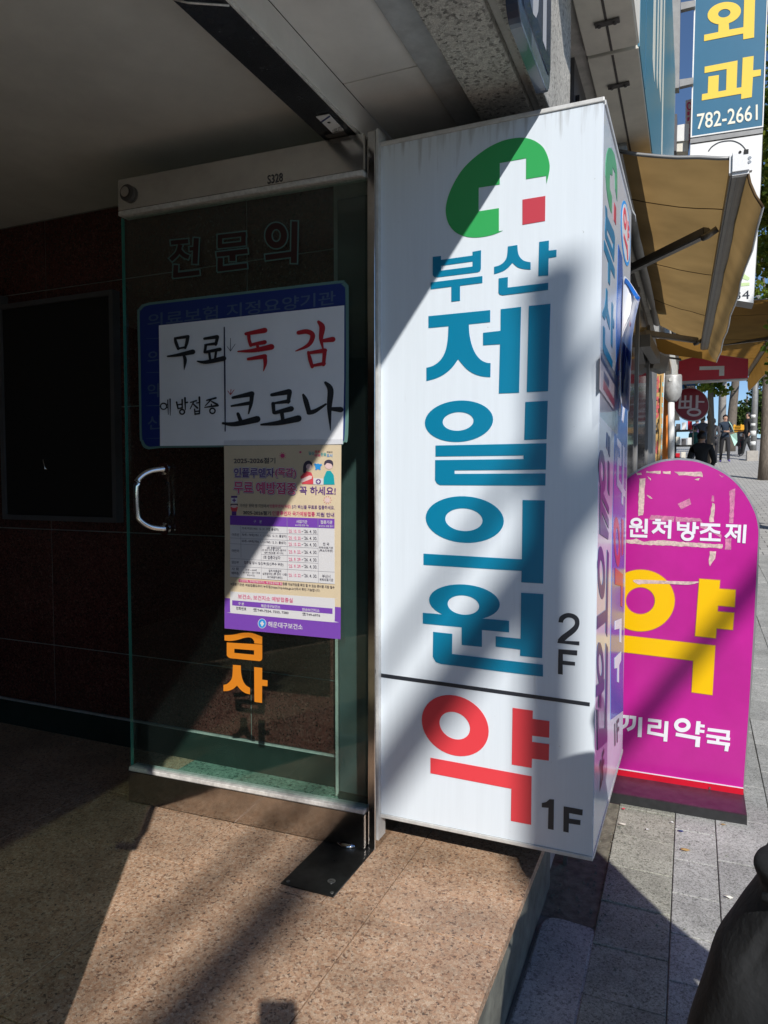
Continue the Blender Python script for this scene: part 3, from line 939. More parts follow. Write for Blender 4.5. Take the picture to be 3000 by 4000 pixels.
# side face: photo quad -> the real rectangle of the side panel
def homog(src, dst):
    import numpy as np
    A, b = [], []
    for (x, y), (u, v) in zip(src, dst):
        A.append([x, y, 1, 0, 0, 0, -u * x, -u * y]); b.append(u)
        A.append([0, 0, 0, x, y, 1, -v * x, -v * y]); b.append(v)
    h = np.linalg.solve(np.array(A, float), np.array(b, float))
    def f(x, y):
        d = h[6] * x + h[7] * y + 1
        return (h[0] * x + h[1] * y + h[2]) / d, (h[3] * x + h[4] * y + h[5]) / d
    return f
H = homog([(2361, 383), (2484, 812), (2413, 2925), (2308, 3364)], [(0, 0), (1, 0), (1, 1), (0, 1)])
class SidePlane:
    n = Vector((1, -.0075, 0)).normalized()
    def pt(self, x, y, off=0.0):
        u, v = H(x, y)
        yy = BY + u * (BDEP - BY)
        return Vector((sidept(yy), yy, BT + (BB - BT) * v)) + self.n * off
SP = SidePlane()
s5, s6 = reg(2250, 500, 300 / 553), reg(2250, 1600, 300 / 369)
def side(name, polys, mat, mp, off=.0012, th=.001): return plate(name, polys, SP, mat, sg, off, th, mp)
side('emblem', [[[(265, 197), (240, 225), (225, 300), (216, 400), (214, 520), (220, 620), (230, 700), (245, 770), (262, 808), (266, 650), (247, 600), (251, 455), (272, 450), (274, 362), (296, 395), (296, 545), (310, 640), (313, 480), (313, 380), (305, 290), (290, 225)]]], M['sidegreen'], s5)
side('emblem_square', [[[(286, 680), (301, 715), (298, 870), (281, 845)]]], M['redv'], s5)
side('letter', [[[(210, 800), (224, 818), (226, 880), (280, 950), (288, 990), (278, 1215), (208, 1090), (206, 1030), (213, 900)], [(222, 990), (272, 1060), (269, 1120), (221, 1045)]],
                [[(198, 1122), (282, 1268), (281, 1348), (248, 1300), (242, 1455), (229, 1440), (231, 1270), (197, 1210)]]], M['sideteal'], s5)
side('letter', [[[(212, 1512), (224, 1525), (222, 1610), (227, 1680), (240, 1735), (239, 1818), (222, 1780), (210, 1740), (200, 1790), (182, 1780), (182, 1750), (200, 1680), (210, 1600)]],
                [[(257, 1570), (269, 1585), (264, 1690), (274, 1705), (272, 1770), (262, 1755), (258, 1940), (247, 1920)]],
                [[(187, 1850), (200, 1860), (198, 1980), (257, 2040), (254, 2098), (190, 2060), (184, 2040)]]], M['sideteal'], s5)
side('letter', [[[(140, 398), (147, 400), (144, 480), (137, 472)]], [[(150, 402), (157, 404), (154, 498), (148, 488)]]], M['navy'], s6)
side('letter', [[ell(116, 612, 17, 96, n=30), ell(116, 612, 8, 45, n=24)], [[(146, 525), (154, 530), (151, 678), (144, 662)]],
                [[(105, 690), (148, 735), (147, 765), (112, 738), (112, 752), (146, 790), (145, 830), (112, 800), (112, 815), (145, 850), (143, 880), (103, 908), (103, 790)]]], M['navy'], s6)
side('letter', [[ell(110, 1062, 18, 108, n=30), ell(110, 1062, 9, 52, n=24)], [[(138, 930), (146, 935), (136, 1290), (129, 1280)]], [[(89, 1270), (130, 1190), (129, 1240), (88, 1322)]]], M['navy'], s6)
side('letter', [[ell(104, 1440, 16, 85, n=30), ell(104, 1440, 8, 42, n=24)], [[(130, 1322), (139, 1328), (132, 1640), (124, 1650)]], [[(84, 1545), (122, 1470), (121, 1510), (108, 1545), (107, 1600), (97, 1610), (97, 1565), (83, 1590)]],
                [[(88, 1630), (96, 1620), (96, 1690), (132, 1640), (131, 1690), (90, 1775)]]], M['navy'], s6)
text('floor_number', '2F', (100, 1905), (120, 1820), 95, SP, M['black'], sg, .0014, .02, s6)
text('floor_number', '1F', (166, 1660), (186, 1610), 80, SP, M['black'], sg, .0014, .02, s6)
side('blue_band', [[[(316, 1015), (346, 1090), (349, 1300), (372, 2045), (330, 2212), (286, 2212), (290, 1800)]]], M['sideblue'], s5)
side('blue_band', [[[(196, 0), (250, 12), (242, 300), (228, 620), (216, 960), (205, 1480), (150, 1585), (152, 1300), (165, 800), (182, 330)]]], M['sideblue'], s6, .001)
side('letter', [[[(205, 12), (222, 14), (216, 150), (205, 235), (199, 230), (208, 140), (210, 40), (203, 38)]], [[(224, 14), (240, 16), (234, 150), (222, 250), (216, 245), (226, 140), (228, 40), (222, 38)]]], M['lilac'], s6, .002)
side('letter', [[[(192, 360), (211, 362), (208, 470), (198, 480), (196, 545), (228, 560), (226, 590), (187, 585), (190, 450), (202, 440), (203, 395), (191, 393)]], [[(218, 360), (226, 362), (216, 640), (210, 636)]]], M['lilac'], s6, .002)
side('letter', [[ell(185, 835, 15, 105, n=26), ell(185, 835, 8, 60, n=22)], [[(208, 705), (217, 705), (213, 850), (206, 870)]], [[(174, 960), (210, 940), (205, 1080), (198, 1085), (201, 1000), (173, 1030)]]], M['redv'], s6, .002)
side('letter', [[[(172, 1180), (202, 1130), (199, 1230), (193, 1235), (194, 1180), (171, 1215)]], [[(168, 1330), (198, 1265), (197, 1300), (188, 1330), (186, 1400), (180, 1405), (181, 1350), (168, 1370)]]], M['lilac'], s6, .002)

# things fixed to the side of the sign box
st = thing('round_sticker', 'round blue-rimmed sticker with red letters on the sign box side', 'sticker', tuple(SP.pt(2456, 955)))
def on(parent, name, polys, pl, mat, mp, off, th=.0008): return plate(name, polys, pl, mat, parent, off, th, mp)
on(st, 'disc', [[ell(377, 838, 37, 278, 22, n=40)]], SP, M['p_blue'], s5, .0015)
on(st, 'disc_face', [[ell(377, 838, 31, 250, 18, n=40)]], SP, M['poster_pale'], s5, .0022)
on(st, 'letter', [[ell(369, 725, 13, 98, 6, n=28), ell(369, 725, 6, 45, 3, n=24)], [[(391, 715), (397, 720), (396, 745), (404, 760), (403, 790), (396, 785), (395, 815), (402, 825), (401, 858), (394, 850), (393, 890), (388, 885)]], [[(357, 870), (386, 940), (388, 1065), (382, 1060), (379, 985), (356, 905)]]], SP, M['p_red'], s5, .003)
# curled leaflet: sheet whose free edge leans away from the sign
lf = thing('leaflet', 'curled printed leaflet with a red heading hanging off the sign box side', 'leaflet', tuple(SP.pt(2450, 1300)))
def leaf_pt(a, b, lift):
    x, y = s5(a, b)
    return SP.pt(x, y, .004)
def curl(name, L, R, mat, parent, lift, off=0.0, n=8):
    """ruled sheet from left edge L to right edge R (pixel lists); the right edge stands out by lift metres"""
    v, f = [], []
    for (l, r) in zip(L, R):
        a = SP.pt(*s5(*l), .004 + off)
        for k in range(n + 1):
            t = k / n
            # the free side is further from the wall: follow the view ray to the lifted plane
            px = (l[0] + (r[0] - l[0]) * t, l[1] + (r[1] - l[1]) * t)
            X = a.x + lift * t * t
            q = PX(X).pt(*s5(*px))
            v.append((X + off, a.y + (q.y - a.y) * min(1, t * 1.0) if lift > 0 else a.y, q.z))
    m_ = n + 1
    for i in range(len(L) - 1):
        for k in range(n):
            f.append((i * m_ + k, i * m_ + k + 1, (i + 1) * m_ + k + 1, (i + 1) * m_ + k))
    return mk(name, v, f, mat, parent, True)
Ll = [(350, 1105), (340, 1300), (333, 1500), (322, 1700), (318, 1900), (330, 2000)]
Rl = [(463, 1220), (430, 1360), (406, 1510), (395, 1750), (388, 1950), (383, 2040)]
curl('sheet', Ll, Rl, M['poster_pale'], lf, .05)
curl('picture', [(333, 1540), (322, 1700), (319, 1900), (331, 1990)], [(386, 1610), (389, 1750), (384, 1930), (379, 2025)], M['film_blue'], lf, .04, .0015)
curl('border', [(352, 1108), (350, 1135)], [(458, 1222), (446, 1255)], M['sideblue'], lf, .05, .0015)
curl('heading', [(362, 1240), (358, 1400)], [(404, 1300), (384, 1430)], M['p_red'], lf, .02, .0016, 3).hide_render = False
sh = thing('plastic_sheet', 'clear plastic sleeve with a blue-headed notice taped to the sign side', 'sleeve', tuple(SP.pt(2360, 1750)))
on(sh, 'notice', [[[(104, 55), (182, 100), (180, 250), (101, 240)]]], SP, M['pinkbanner'], s6, .003)
on(sh, 'heading_band', [[[(106, 60), (182, 103), (181, 122), (105, 84)]]], SP, M['film_blue'], s6, .0042)
on(sh, 'print', [[[(122, 120), (148, 138), (146, 172), (120, 160)]]], SP, M['film_blue'], s6, .0042)
on(sh, 'print', [[[(120, 170), (178, 200), (176, 235), (118, 215)]]], SP, M['redv'], s6, .0042)
on(sh, 'sleeve', [[[(98, 28), (190, 70), (186, 360), (94, 380)]]], SP, M['plastic'], s6, .006, 0)

# ================================================================== GLASS DOOR
DX0, DX1 = -.853, -1.712
def dy(X, off=0.0): return 1.829 + .0362 * (X + .853) + off
DN = Vector((.0362, -1, 0)).normalized()
DOOR = Plane((DX0, dy(DX0, .016), 0), DN)                   # outer face of the glass
dr = thing('glass_door', 'opened green glass door with steel rails and D-shaped handle', 'door', (-.9, 1.83, 0))
def dbox(name, xa, xb, o0, o1, z0, z1, mat, parent, bev=0.0):
    """box in door coordinates: xa > xb, depth offsets o0..o1 behind the rail face"""
    return hexa(name, [(xb, dy(xb, o0), z0), (xa, dy(xa, o0), z0), (xa, dy(xa, o1), z0), (xb, dy(xb, o1), z0), (xb, dy(xb, o0), z1), (xa, dy(xa, o0), z1), (xa, dy(xa, o1), z1), (xb, dy(xb, o1), z1)], mat, parent, bev)
gp = dbox('glass_pane', DX0 - .004, DX1, .016, .028, .10, 1.945, M['glass'], dr)
dbox('glass_edge', DX1 - .0005, DX1 - .002, .016, .028, .12, 1.93, M['gedge'], gp)
brl = dbox('bottom_rail', DX0, DX1, 0.0, .044, .006, .108, M['steel'], dr, .0015)
dbox('trim_strip', DX0 - .002, DX1 + .001, .001, .043, .1085, .122, M['trim'], brl, .002)
trl = dbox('top_rail', DX0, DX1, 0.0, .044, 1.946, 2.045, M['steel_dull'], dr, .0015)
dbox('trim_strip', DX0 - .002, DX1 + .001, -.002, .043, 1.931, 1.9455, M['trim'], trl, .002)
# rail lock at the free end
c = Vector((DX1 + .045, dy(DX1 + .045, 0), 1.995))
lk = disc('lock', c, DN, .026, .012, M['rust'], dr)
disc('lock_cylinder', c + DN * .012, DN, .016, .008, M['steel'], lk)
TOPR = Plane((DX0, dy(DX0, 0), 0), DN)
zz1 = reg(0, 0, 1500 / 1659)
text('marking', 'S328', (1155, 795), (1221, 783), 38, TOPR, M['black'], dr, .0012, .012, zz1)
# D handle (tube standing off the glass)
hp = []
rh = reg(500, 1750, 500 / 1659)
a0 = DOOR.pt(*rh(470, 270)); a1 = DOOR.pt(*rh(470, 1045))
base_x = a0.x; zt, zb = a0.z, a1.z
pts = []
off_out = .075
for t in range(0, 7):
    an = math.radians(90 * t / 6)
    pts.append((base_x - .045 * math.sin(an) * 1.0, -off_out * math.sin(an), zt - .055 * (1 - math.cos(an))))
q2 = [(x, o, zb + (zt - z)) for x, o, z in pts][::-1]
hpts = [Vector((x, dy(x, .016 + o), z)) for x, o, z in smooth([pts[0], pts[2], pts[4], pts[6]] + [q2[0], q2[2], q2[4], q2[6]], 5)]
hd2 = tube('handle', hpts, .0095, M['chrome'], dr, 16)
for z in (zt, zb):
    disc('handle_rose', (base_x, dy(base_x, .016), z), DN, .02, .006, M['chrome'], hd2)
# pivots
tube('floor_pivot', [(-.913, 1.853, 0.003), (-.913, 1.853, .012)], .038, M['chrome'], dr, 24)
# glass lettering
r7, r8, r6 = reg(600, 800, 650 / 1659), reg(500, 1050, 900 / 1659), reg(850, 2400, 650 / 1598)
for st, rg in (
    ([((172, 378), (344, 362), 42), ((266, 395), (238, 480), (170, 548), 42), ((258, 455), (300, 500), (350, 522), 42), ((425, 332), (412, 588), 50), ((358, 440), (402, 436), 36), ((222, 600), (216, 722), 46), ((196, 706), (456, 674), 46)], []),
    ([((640, 320), (920, 288), 40), ((640, 414), (918, 384), 40), ((661, 318), (660, 415), 44), ((896, 292), (894, 386), 44), ((628, 496), (936, 460), 46), ((786, 485), (786, 560), 60), ((664, 530), (662, 655), 52), ((640, 642), (930, 606), 48)], []),
    ([((1115, 526), (1385, 490), 54), ((1406, 165), (1398, 580), 60)], [(1222, 306, 78, 96, 62)])):
    bars('glass_letter_outline', st, rg, DOOR, M['film_line'], dr, .0006, r7, 13)
    bars('glass_letter', st, rg, DOOR, M['film_dark'], dr, .0040, r7)
bl_out = smooth([(150, 243), (820, 165), (1500, 87), (1555, 92), (1583, 118), (1589, 160), (1590, 700), (1585, 1200), (1560, 1245)], 4) + [(1545, 1270), (231, 1290)] + smooth([(150, 1300), (112, 1285), (92, 1240), (84, 1190), (75, 700), (67, 330), (75, 290), (100, 258)], 4)
plate('film_border', [[bl_out]], DOOR, M['film_line'], dr, .0005, 0, r8)
bl_in = smooth([(155, 260), (820, 184), (1495, 108), (1535, 112), (1560, 135), (1565, 170), (1568, 700), (1560, 1190), (1545, 1230)], 4) + [(231, 1276)] + smooth([(155, 1282), (128, 1268), (110, 1235), (100, 1180), (92, 700), (84, 335), (92, 300), (115, 272)], 4)
plate('film_field', [[bl_in]], DOOR, M['film_blue'], dr, .0010, 0, r8)
text('film_lettering', '의료보험 지정요양기관', (140, 425), (1495, 255), 100, DOOR, M['film_text'], dr, .0015, .012, r8)
for s_, y0 in (('의', 690), ('약', 930), ('신', 1160)):
    text('film_lettering', s_, (140, y0), (238, y0 - 8), 100, DOOR, M['film_text'], dr, .0015, .012, r8)
for y0 in (500, 745, 985, 1220):
    plate('film_rule', [[[(130, y0), (232, y0 - 3), (232, y0 + 3), (130, y0 + 3)]]], DOOR, M['film_text'], dr, .0015, 0, r8)
plate('orange_letter', [[smooth([(66, 200), (150, 195), (235, 178), (330, 180), (428, 215)], 3) + [(427, 285), (352, 278), (352, 258)] + smooth([(352, 258), (325, 226), (270, 222), (190, 245), (120, 255), (66, 250)], 3)],
                        [[(88, 270), (428, 290), (428, 425), (420, 442), (403, 449), (120, 420), (100, 410), (88, 392)], [(160, 330), (350, 345), (350, 388), (160, 370)]]], DOOR, M['orange'], dr, .0008, .0006, r6)
plate('orange_letter', [[smooth([(222, 490), (225, 560), (240, 630), (270, 680), (311, 706)], 3) + smooth([(310, 768), (265, 755), (222, 725), (186, 683)], 3) + smooth([(186, 683), (150, 715), (105, 733), (56, 737)], 3)[1:] + smooth([(56, 677), (90, 668), (125, 635), (142, 590), (147, 485)], 3)],
                        [[(351, 506), (428, 514), (427, 627), (480, 634), (478, 690), (427, 686), (426, 850), (354, 840)]]], DOOR, M['orange'], dr, .0008, .0006, r6)

# second leaf of the double door, shut, just out of frame on the left
d2 = thing('glass_door', 'shut smoked glass door leaf facing the street', 'door', (-.94, .26, 0))
box('glass_pane', -.945, -.933, -.16, .69, .10, 1.945, M['glass'], d2)
box('film', -.9325, -.932, -.158, .688, .12, 1.93, M['film_smoke'], d2)
box('bottom_rail', -.961, -.917, -.16, .69, .006, .108, M['steel'], d2, .0015)
box('top_rail', -.961, -.917, -.16, .69, 1.946, 2.045, M['rail_paint'], d2, .0015)
tube('handle', [(-.93, .60, 1.2), (-.87, .60, 1.19), (-.86, .60, 1.12), (-.86, .60, .92), (-.87, .60, .85), (-.93, .60, .84)], .0135, M['chrome'], d2, 12)
box('side_light', -.945, -.933, -2.2, -.163, .0, 2.05, M['glass'], d2)

# perforated closing arm under the header with its sticker
ar = thing('closer_arm', 'perforated white metal strip with blue stripe under the door header', 'bracket', (-.93, 1.7, 2.05))
rq = reg(1100, 400, 500 / 1659)
HZ = PZ(2.050)
on(ar, 'strip', [[[(447, 190), (615, 158), (880, 440), (725, 462)], ell(613, 265, 26, 14, n=16), ell(765, 414, 24, 13, n=16)]], HZ, M['white'], rq, 0, .002)
on(ar, 'stripe', [[[(508, 248), (622, 170), (634, 184), (520, 265)]]], HZ, M['film_blue'], rq, .0006, 0)
text('print', 'LESS STE', (660, 400), (780, 350), 45, HZ, M['rust'], ar, .0008, .015, rq)
# pivot block where the door hangs
box('pivot_block', -.96, -.90, 1.80, 1.90, 2.046, 2.0545, M['steel'], ar)

# floor-spring cover
fc = thing('floor_spring_cover', 'black metal floor-spring cover plate set in the granite below the door', 'cover plate', (-.91, 1.74, 0))
bm = bmesh.new(); add_box(bm, -.99, -.83, 1.588, 1.905, 0.0004, .0035)
bmesh.ops.bevel(bm, geom=list(bm.edges), offset=.001, segments=1, affect='EDGES')
bmobj('plate', bm, M['plate'], fc)
for X, Y, r in ((-.975, 1.603, .005), (-.842, 1.603, .005), (-.842, 1.888, .005), (-.868, 1.65, .011), (-.848, 1.866, .004)):
    sc = disc('screw', (X, Y, .0035), (0, 0, 1), r, .0012, M['screw'], fc, 16)
    box('slot', X - r * .7, X + r * .7, Y - r * .12, Y + r * .12, .0047, .0049, M['rust'], sc)

# ================================================================== PAPERS ON THE DOOR
nt_ = thing('handwritten_notice', 'white sheets brush-lettered in black and red, taped to the glass door', 'notice', tuple(DOOR.pt(980, 1500)))
sheets = [[(222, 408), (742, 351), (738, 842), (228, 858)], [(734, 352), (1152, 306), (1150, 826), (732, 842)], [(1149, 307), (1557, 263), (1556, 806), (1147, 824)],
          [(228, 842), (722, 826), (722, 1271), (231, 1275)], [(716, 827), (1250, 798), (1250, 1268), (716, 1272)], [(1245, 799), (1556, 790), (1547, 1262), (1245, 1270)]]
for i, q in enumerate(sheets):
    on(nt_, 'sheet', [[q]], DOOR, M['paper'], r8, .0022 + .0003 * i, .0002)
on(nt_, 'tape', [[[(690, 1236), (1548, 1226), (1547, 1268), (690, 1273)]]], DOOR, M['plastic'], r8, .0046, 0)
NO = .0049
def bl(name, strokes, mat): return brush(name, strokes, DOOR, mat, nt_, NO, r8)
K, RD, NV = M['ink'], M['inkred'], M['inknavy']
bl('brush_letter', [[(338, 500, 16), (345, 530, 24), (362, 575, 22)], [(345, 500, 18), (432, 488, 24)], [(430, 490, 26), (424, 530, 24), (412, 570, 18)], [(362, 574, 14), (415, 564, 16)],
                    [(285, 630, 12), (350, 622, 22), (467, 598, 36)], [(400, 618, 18), (412, 660, 25), (404, 725, 5)]], K)
bl('brush_letter', [[(550, 503, 18), (642, 490, 28)], [(644, 492, 26), (632, 545, 20)], [(555, 548, 14), (635, 538, 22)], [(560, 550, 20), (553, 600, 20)], [(556, 600, 20), (662, 580, 26)],
                    [(585, 605, 18), (592, 655, 18)], [(634, 598, 18), (626, 650, 16)], [(498, 665, 8), (560, 672, 26), (690, 645, 36)]], K)
bl('brush_letter', [[(850, 468, 24), (985, 443, 38)], [(868, 470, 26), (872, 510, 24), (884, 550, 26)], [(884, 548, 22), (985, 528, 30)], [(930, 545, 22), (940, 588, 22)],
                    [(792, 595, 10), (900, 588, 28), (1033, 562, 42)], [(865, 650, 20), (985, 630, 34)], [(985, 635, 30), (988, 680, 26), (976, 735, 6)]], RD)
bl('brush_letter', [[(1228, 460, 30), (1290, 452, 34), (1330, 480, 36), (1300, 548, 28), (1208, 592, 8)], [(1372, 382, 22), (1398, 420, 42), (1390, 500, 30), (1404, 575, 12)], [(1402, 518, 24), (1475, 508, 38)],
                    [(1298, 600, 18), (1310, 650, 28), (1326, 705, 24)], [(1300, 606, 22), (1418, 588, 32)], [(1416, 592, 30), (1408, 690, 24)], [(1328, 698, 20), (1412, 682, 26)]], RD)
plate('brush_letter', [ring(256, 990, 22, 9)] + [[brush_poly(s_)] for s_ in ([(276, 978, 6), (286, 977, 6)], [(276, 1000, 6), (286, 999, 6)], [(286, 945, 8), (290, 1048, 5)], [(303, 938, 10), (305, 1055, 4)])], DOOR, K, nt_, NO, 0, r8)
plate('brush_letter', [ring(390, 1030, 17, 11)] + [[brush_poly(s_)] for s_ in ([(350, 960, 12), (360, 1006, 10)], [(390, 942, 12), (390, 1002, 10)], [(354, 980, 9), (392, 974, 10)], [(360, 1006, 9), (392, 1001, 9)], [(410, 930, 14), (413, 1015, 7)], [(412, 965, 10), (428, 962, 12)])], DOOR, K, nt_, NO, 0, r8)
bl('brush_letter', [[(450, 962, 9), (492, 950, 12)], [(474, 955, 10), (448, 1008, 7)], [(472, 975, 9), (500, 1002, 13)], [(514, 925, 14), (517, 1010, 8)], [(494, 966, 9), (515, 963, 10)],
                    [(479, 1010, 10), (483, 1048, 9)], [(516, 1008, 10), (514, 1043, 9)], [(480, 1028, 8), (515, 1024, 8)], [(482, 1047, 9), (515, 1041, 10)]], K)
plate('brush_letter', [ring(608, 1023, 19, 11)] + [[brush_poly(s_)] for s_ in ([(566, 947, 10), (632, 930, 15)], [(600, 940, 11), (558, 985, 7)], [(602, 955, 10), (642, 976, 15)], [(600, 975, 9), (602, 992, 9)], [(552, 998, 7), (647, 984, 16)])], DOOR, K, nt_, NO, 0, r8)
bl('brush_letter', [[(755, 928, 20), (892, 900, 38)], [(892, 905, 32), (886, 970, 26), (868, 1042, 10)], [(745, 988, 14), (882, 966, 28)], [(792, 1045, 24), (814, 1102, 30)], [(683, 1112, 16), (770, 1118, 34), (930, 1083, 48)]], K)
bl('brush_letter', [[(1035, 908, 24), (1160, 885, 40)], [(1164, 888, 34), (1154, 960, 24)], [(1040, 970, 14), (1156, 953, 30)], [(1045, 972, 28), (1050, 1035, 24)], [(1055, 1037, 24), (1175, 1008, 40)], [(1108, 1040, 28), (1116, 1092, 26)],
                    [(958, 1122, 14), (1080, 1110, 34), (1226, 1078, 48)]], K)
bl('brush_letter', [[(1262, 908, 18), (1280, 950, 36), (1302, 1030, 34)], [(1302, 1035, 34), (1345, 1025, 30), (1425, 975, 14)], [(1422, 820, 20), (1458, 872, 44), (1450, 1000, 34), (1458, 1162, 6)], [(1455, 1008, 24), (1532, 1014, 40)]], K)
bl('ruled_line', [[(693, 422, 9), (697, 800, 11), (700, 1168, 8)]], NV)
bl('arrow', [[(738, 500, 3), (738, 590, 4)], [(714, 560, 3), (738, 592, 4)], [(772, 542, 3), (738, 592, 4)]], NV)
bl('arrow', [[(742, 868, 4), (738, 906, 5)], [(719, 880, 4), (738, 906, 5)], [(764, 872, 4), (738, 906, 5)]], RD)

ps = thing('health_poster', 'cream and purple vaccination poster taped under the handwritten notice', 'poster', tuple(DOOR.pt(1100, 2100)))
ra, rb = reg(850, 1700, 550 / 1659), reg(850, 2100, 550 / 1659)
def pp(name, polys, mat, mp, off=.0034): return plate(name, polys, DOOR, mat, ps, off, 0, mp)
def pt(s_, p0, p1, h, mat, mp, bold=.02, off=.0042): return text('print', s_, p0, p1, h, DOOR, mat, ps, off, bold, mp)
B_ = lambda x, y: (x, y - 1206.5)          # convert region-b rows of the same scale when useful
plate('paper', [[[(75, 125), (1458, 112), (1453, 800), (1448, 2405), (82, 2276), (85, 1200)]]], DOOR, M['poster'], ps, .0027, .0004, ra)
pp('purple_footer', [[[(84, 710), (148, 716), (1382, 815), (1452, 822), (1448, 1198), (82, 1068)]]], M['purple'], rb, .0032)
pp('white_box', [[smooth([(148, 660), (160, 640), (190, 636), (1340, 712), (1372, 722), (1382, 750), (1380, 960), (1372, 985), (1345, 997), (190, 892), (158, 882), (148, 860)], 2, True)]], M['poster_pale'], rb, .0035)
pp('table_field', [[[(148, 1060), (1378, 1100), (1380, 1755), (148, 1668)]]], M['poster_pale'], ra, .0032)
pp('table_head', [[[(146, 945), (1378, 985), (1377, 1100), (146, 1055)]]], M['purple'], ra, .0035)
for q in (((816, 968), (820, 968), (820, 1710), (824, 1710)), ((1180, 980), (1184, 980), (1186, 1735), (1190, 1735)), ((270, 1065), (273, 1065), (275, 1440), (278, 1440)), ((512, 1290), (515, 1290), (515, 1690), (518, 1690))):
    pp('rule', [[[q[0], q[1], q[3], q[2]]]], M['p_grey'], ra, .0039)
for x0, ya, x1, yb in ((272, 1140, 1180, 1170), (148, 1208, 1180, 1252), (148, 1275, 1183, 1330), (515, 1402, 1185, 1430), (148, 1450, 1185, 1508), (148, 1540, 1190, 1600), (148, 1668, 1378, 1752), (1185, 1600, 1378, 1612)):
    pp('rule', [[[(x0, ya), (x1, yb), (x1, yb + 3), (x0, ya + 3)]]], M['p_grey'], ra, .0039)
V, PK, IK, W_ = M['p_violet'], M['p_pink'], M['p_ink'], M['poster_pale']
pt('2025-2026절기', (190, 335), (680, 333), 68, IK, ra, .014)
for st_, p0, p1, h, mt in (('인플루엔자', (192, 495), (668, 498), 112, V), ('(독감)', (678, 500), (925, 506), 118, PK), ('무료', (192, 685), (415, 690), 138, PK), ('예방접종', (452, 690), (925, 702), 142, PK)):
    text('print', st_, (p0[0] - 8, p0[1] + 10), (p1[0] + 10, p1[1] + 12), h + 18, DOOR, V, ps, .0036, .075, ra)
    text('print', st_, (p0[0] - 6, p0[1] + 5), (p1[0] + 6, p1[1] + 5), h + 12, DOOR, W_, ps, .0040, .055, ra)
    text('print', st_, p0, p1, h, DOOR, mt, ps, .0044, .018, ra)
pt('꼭 하세요!', (966, 700), (1392, 708), 100, V, ra, .018)
pt('가까운 위탁 병 의원에서', (262, 850), (602, 858), 44, IK, ra, .0)
pt('인플루엔자(독감)', (612, 860), (862, 866), 46, PK, ra, .01)
pt('3가 백신을 무료로 접종하세요.', (876, 866), (1378, 876), 46, V, ra, .01)
pt('2025-2026절기', (300, 935), (628, 945), 48, IK, ra, .02)
pt('인플루엔자 국가예방접종', (645, 945), (1146, 957), 54, PK, ra, .014)
pt('지원 안내', (1165, 960), (1374, 965), 52, V, ra, .02)
pt('구    분', (425, 1035), (520, 1038), 36, W_, ra, .01); pt('사업기간', (926, 1036), (1056, 1040), 38, W_, ra, .02); pt('접종기관', (1212, 1044), (1352, 1048), 42, W_, ra, .02)
pt('★시작일 변동 가능', (914, 1072), (1072, 1076), 24, W_, ra, .01); pt('★보건소 접종 불가', (1190, 1082), (1364, 1086), 24, W_, ra, .01)
for s_, x0, y0, x1, y1, h, mt in (('75세 이상(1950. 12. 31. 이전 출생자)', 286, 1115, 720, 1132, 36, IK), ('70세~ 74세(1951. 1. 1.~1955. 12. 31. 출생자)', 286, 1192, 812, 1212, 38, IK), ('65세~ 69세(1956. 1. 1.~1960. 12. 31. 출생자)', 286, 1265, 806, 1290, 38, IK),
                                  ('어르신', 168, 1188, 252, 1190, 34, IK), ('어린이', 166, 1378, 252, 1382, 34, IK), ('임신부', 166, 1512, 250, 1516, 34, IK), ('사 회', 166, 1592, 246, 1595, 34, IK), ('배려층', 166, 1640, 250, 1645, 34, IK),
                                  ('2회 접종대상자', 580, 1340, 748, 1345, 30, IK), ('(만 9세 미만 중 25년 6월까지', 522, 1368, 806, 1374, 28, IK), ('생후 독감접종 1회 이하)', 550, 1398, 776, 1408, 28, IK), ('1회 접종대상자', 538, 1458, 740, 1466, 42, IK),
                                  ('접종일 당시 임신부(임신주수 무관)', 310, 1520, 776, 1548, 40, IK), ('14세 ~ 64세', 326, 1598, 460, 1604, 26, IK), ('(61년생 ~ 2011년생', 300, 1630, 498, 1638, 26, IK), ('부산시민)', 346, 1662, 438, 1668, 26, IK),
                                  ('생계·의료급여', 600, 1612, 748, 1620, 32, IK), ('심한장애인 (舊 장애 1-3급)', 530, 1650, 820, 1660, 34, IK), ('국가유공자(본인)', 584, 1690, 764, 1698, 34, IK),
                                  ('전 국', 1240, 1300, 1316, 1302, 36, IK), ('위탁의료기관', 1194, 1338, 1360, 1342, 28, IK), ('(주소지무관)', 1196, 1378, 1358, 1382, 34, IK), ('부산시', 1232, 1680, 1330, 1684, 40, IK), ('위탁의료기관', 1202, 1718, 1362, 1724, 34, IK)):
    pt(s_, (x0, y0), (x1, y1), h, mt, ra, .008)
for a, b, y0, y1 in (("'25. 10. 15.", "'26. 4. 30.", 1148, 1158), ("'25. 10. 20.", "'26. 4. 30.", 1228, 1236), ("'25. 10. 22.", "'26. 4. 30.", 1302, 1312), ("'25. 9. 22.", "'26. 4. 30.", 1392, 1400), ("'25. 9. 29.", "'26. 4. 30.", 1480, 1490), ("'25. 9. 29.", "'26. 4. 30.", 1560, 1572), ("'25. 10. 22.", "'26. 4. 30.", 1668, 1682)):
    pt(a, (836, y0), (984, y0 + 3), 38, PK, ra, .004); pt('~', (990, y0 - 10), (1008, y0 - 10), 8, IK, ra); pt(b, (1016, y0 + 4), (1172, y1), 40, IK, ra, .008)
pp('pink_band', [[[(250, 490), (762, 528), (760, 562), (248, 522)]]], M['p_pink'], rb, .0038)
pt('산모수첩, 장애인복지카드, 국가유공자증 등', (258, 520), (756, 560), 30, W_, rb, .012)
pt('접종 대상자임을 확인 할 수 있는 준비물 지참 필수', (766, 560), (1378, 604), 34, IK, rb, .012)
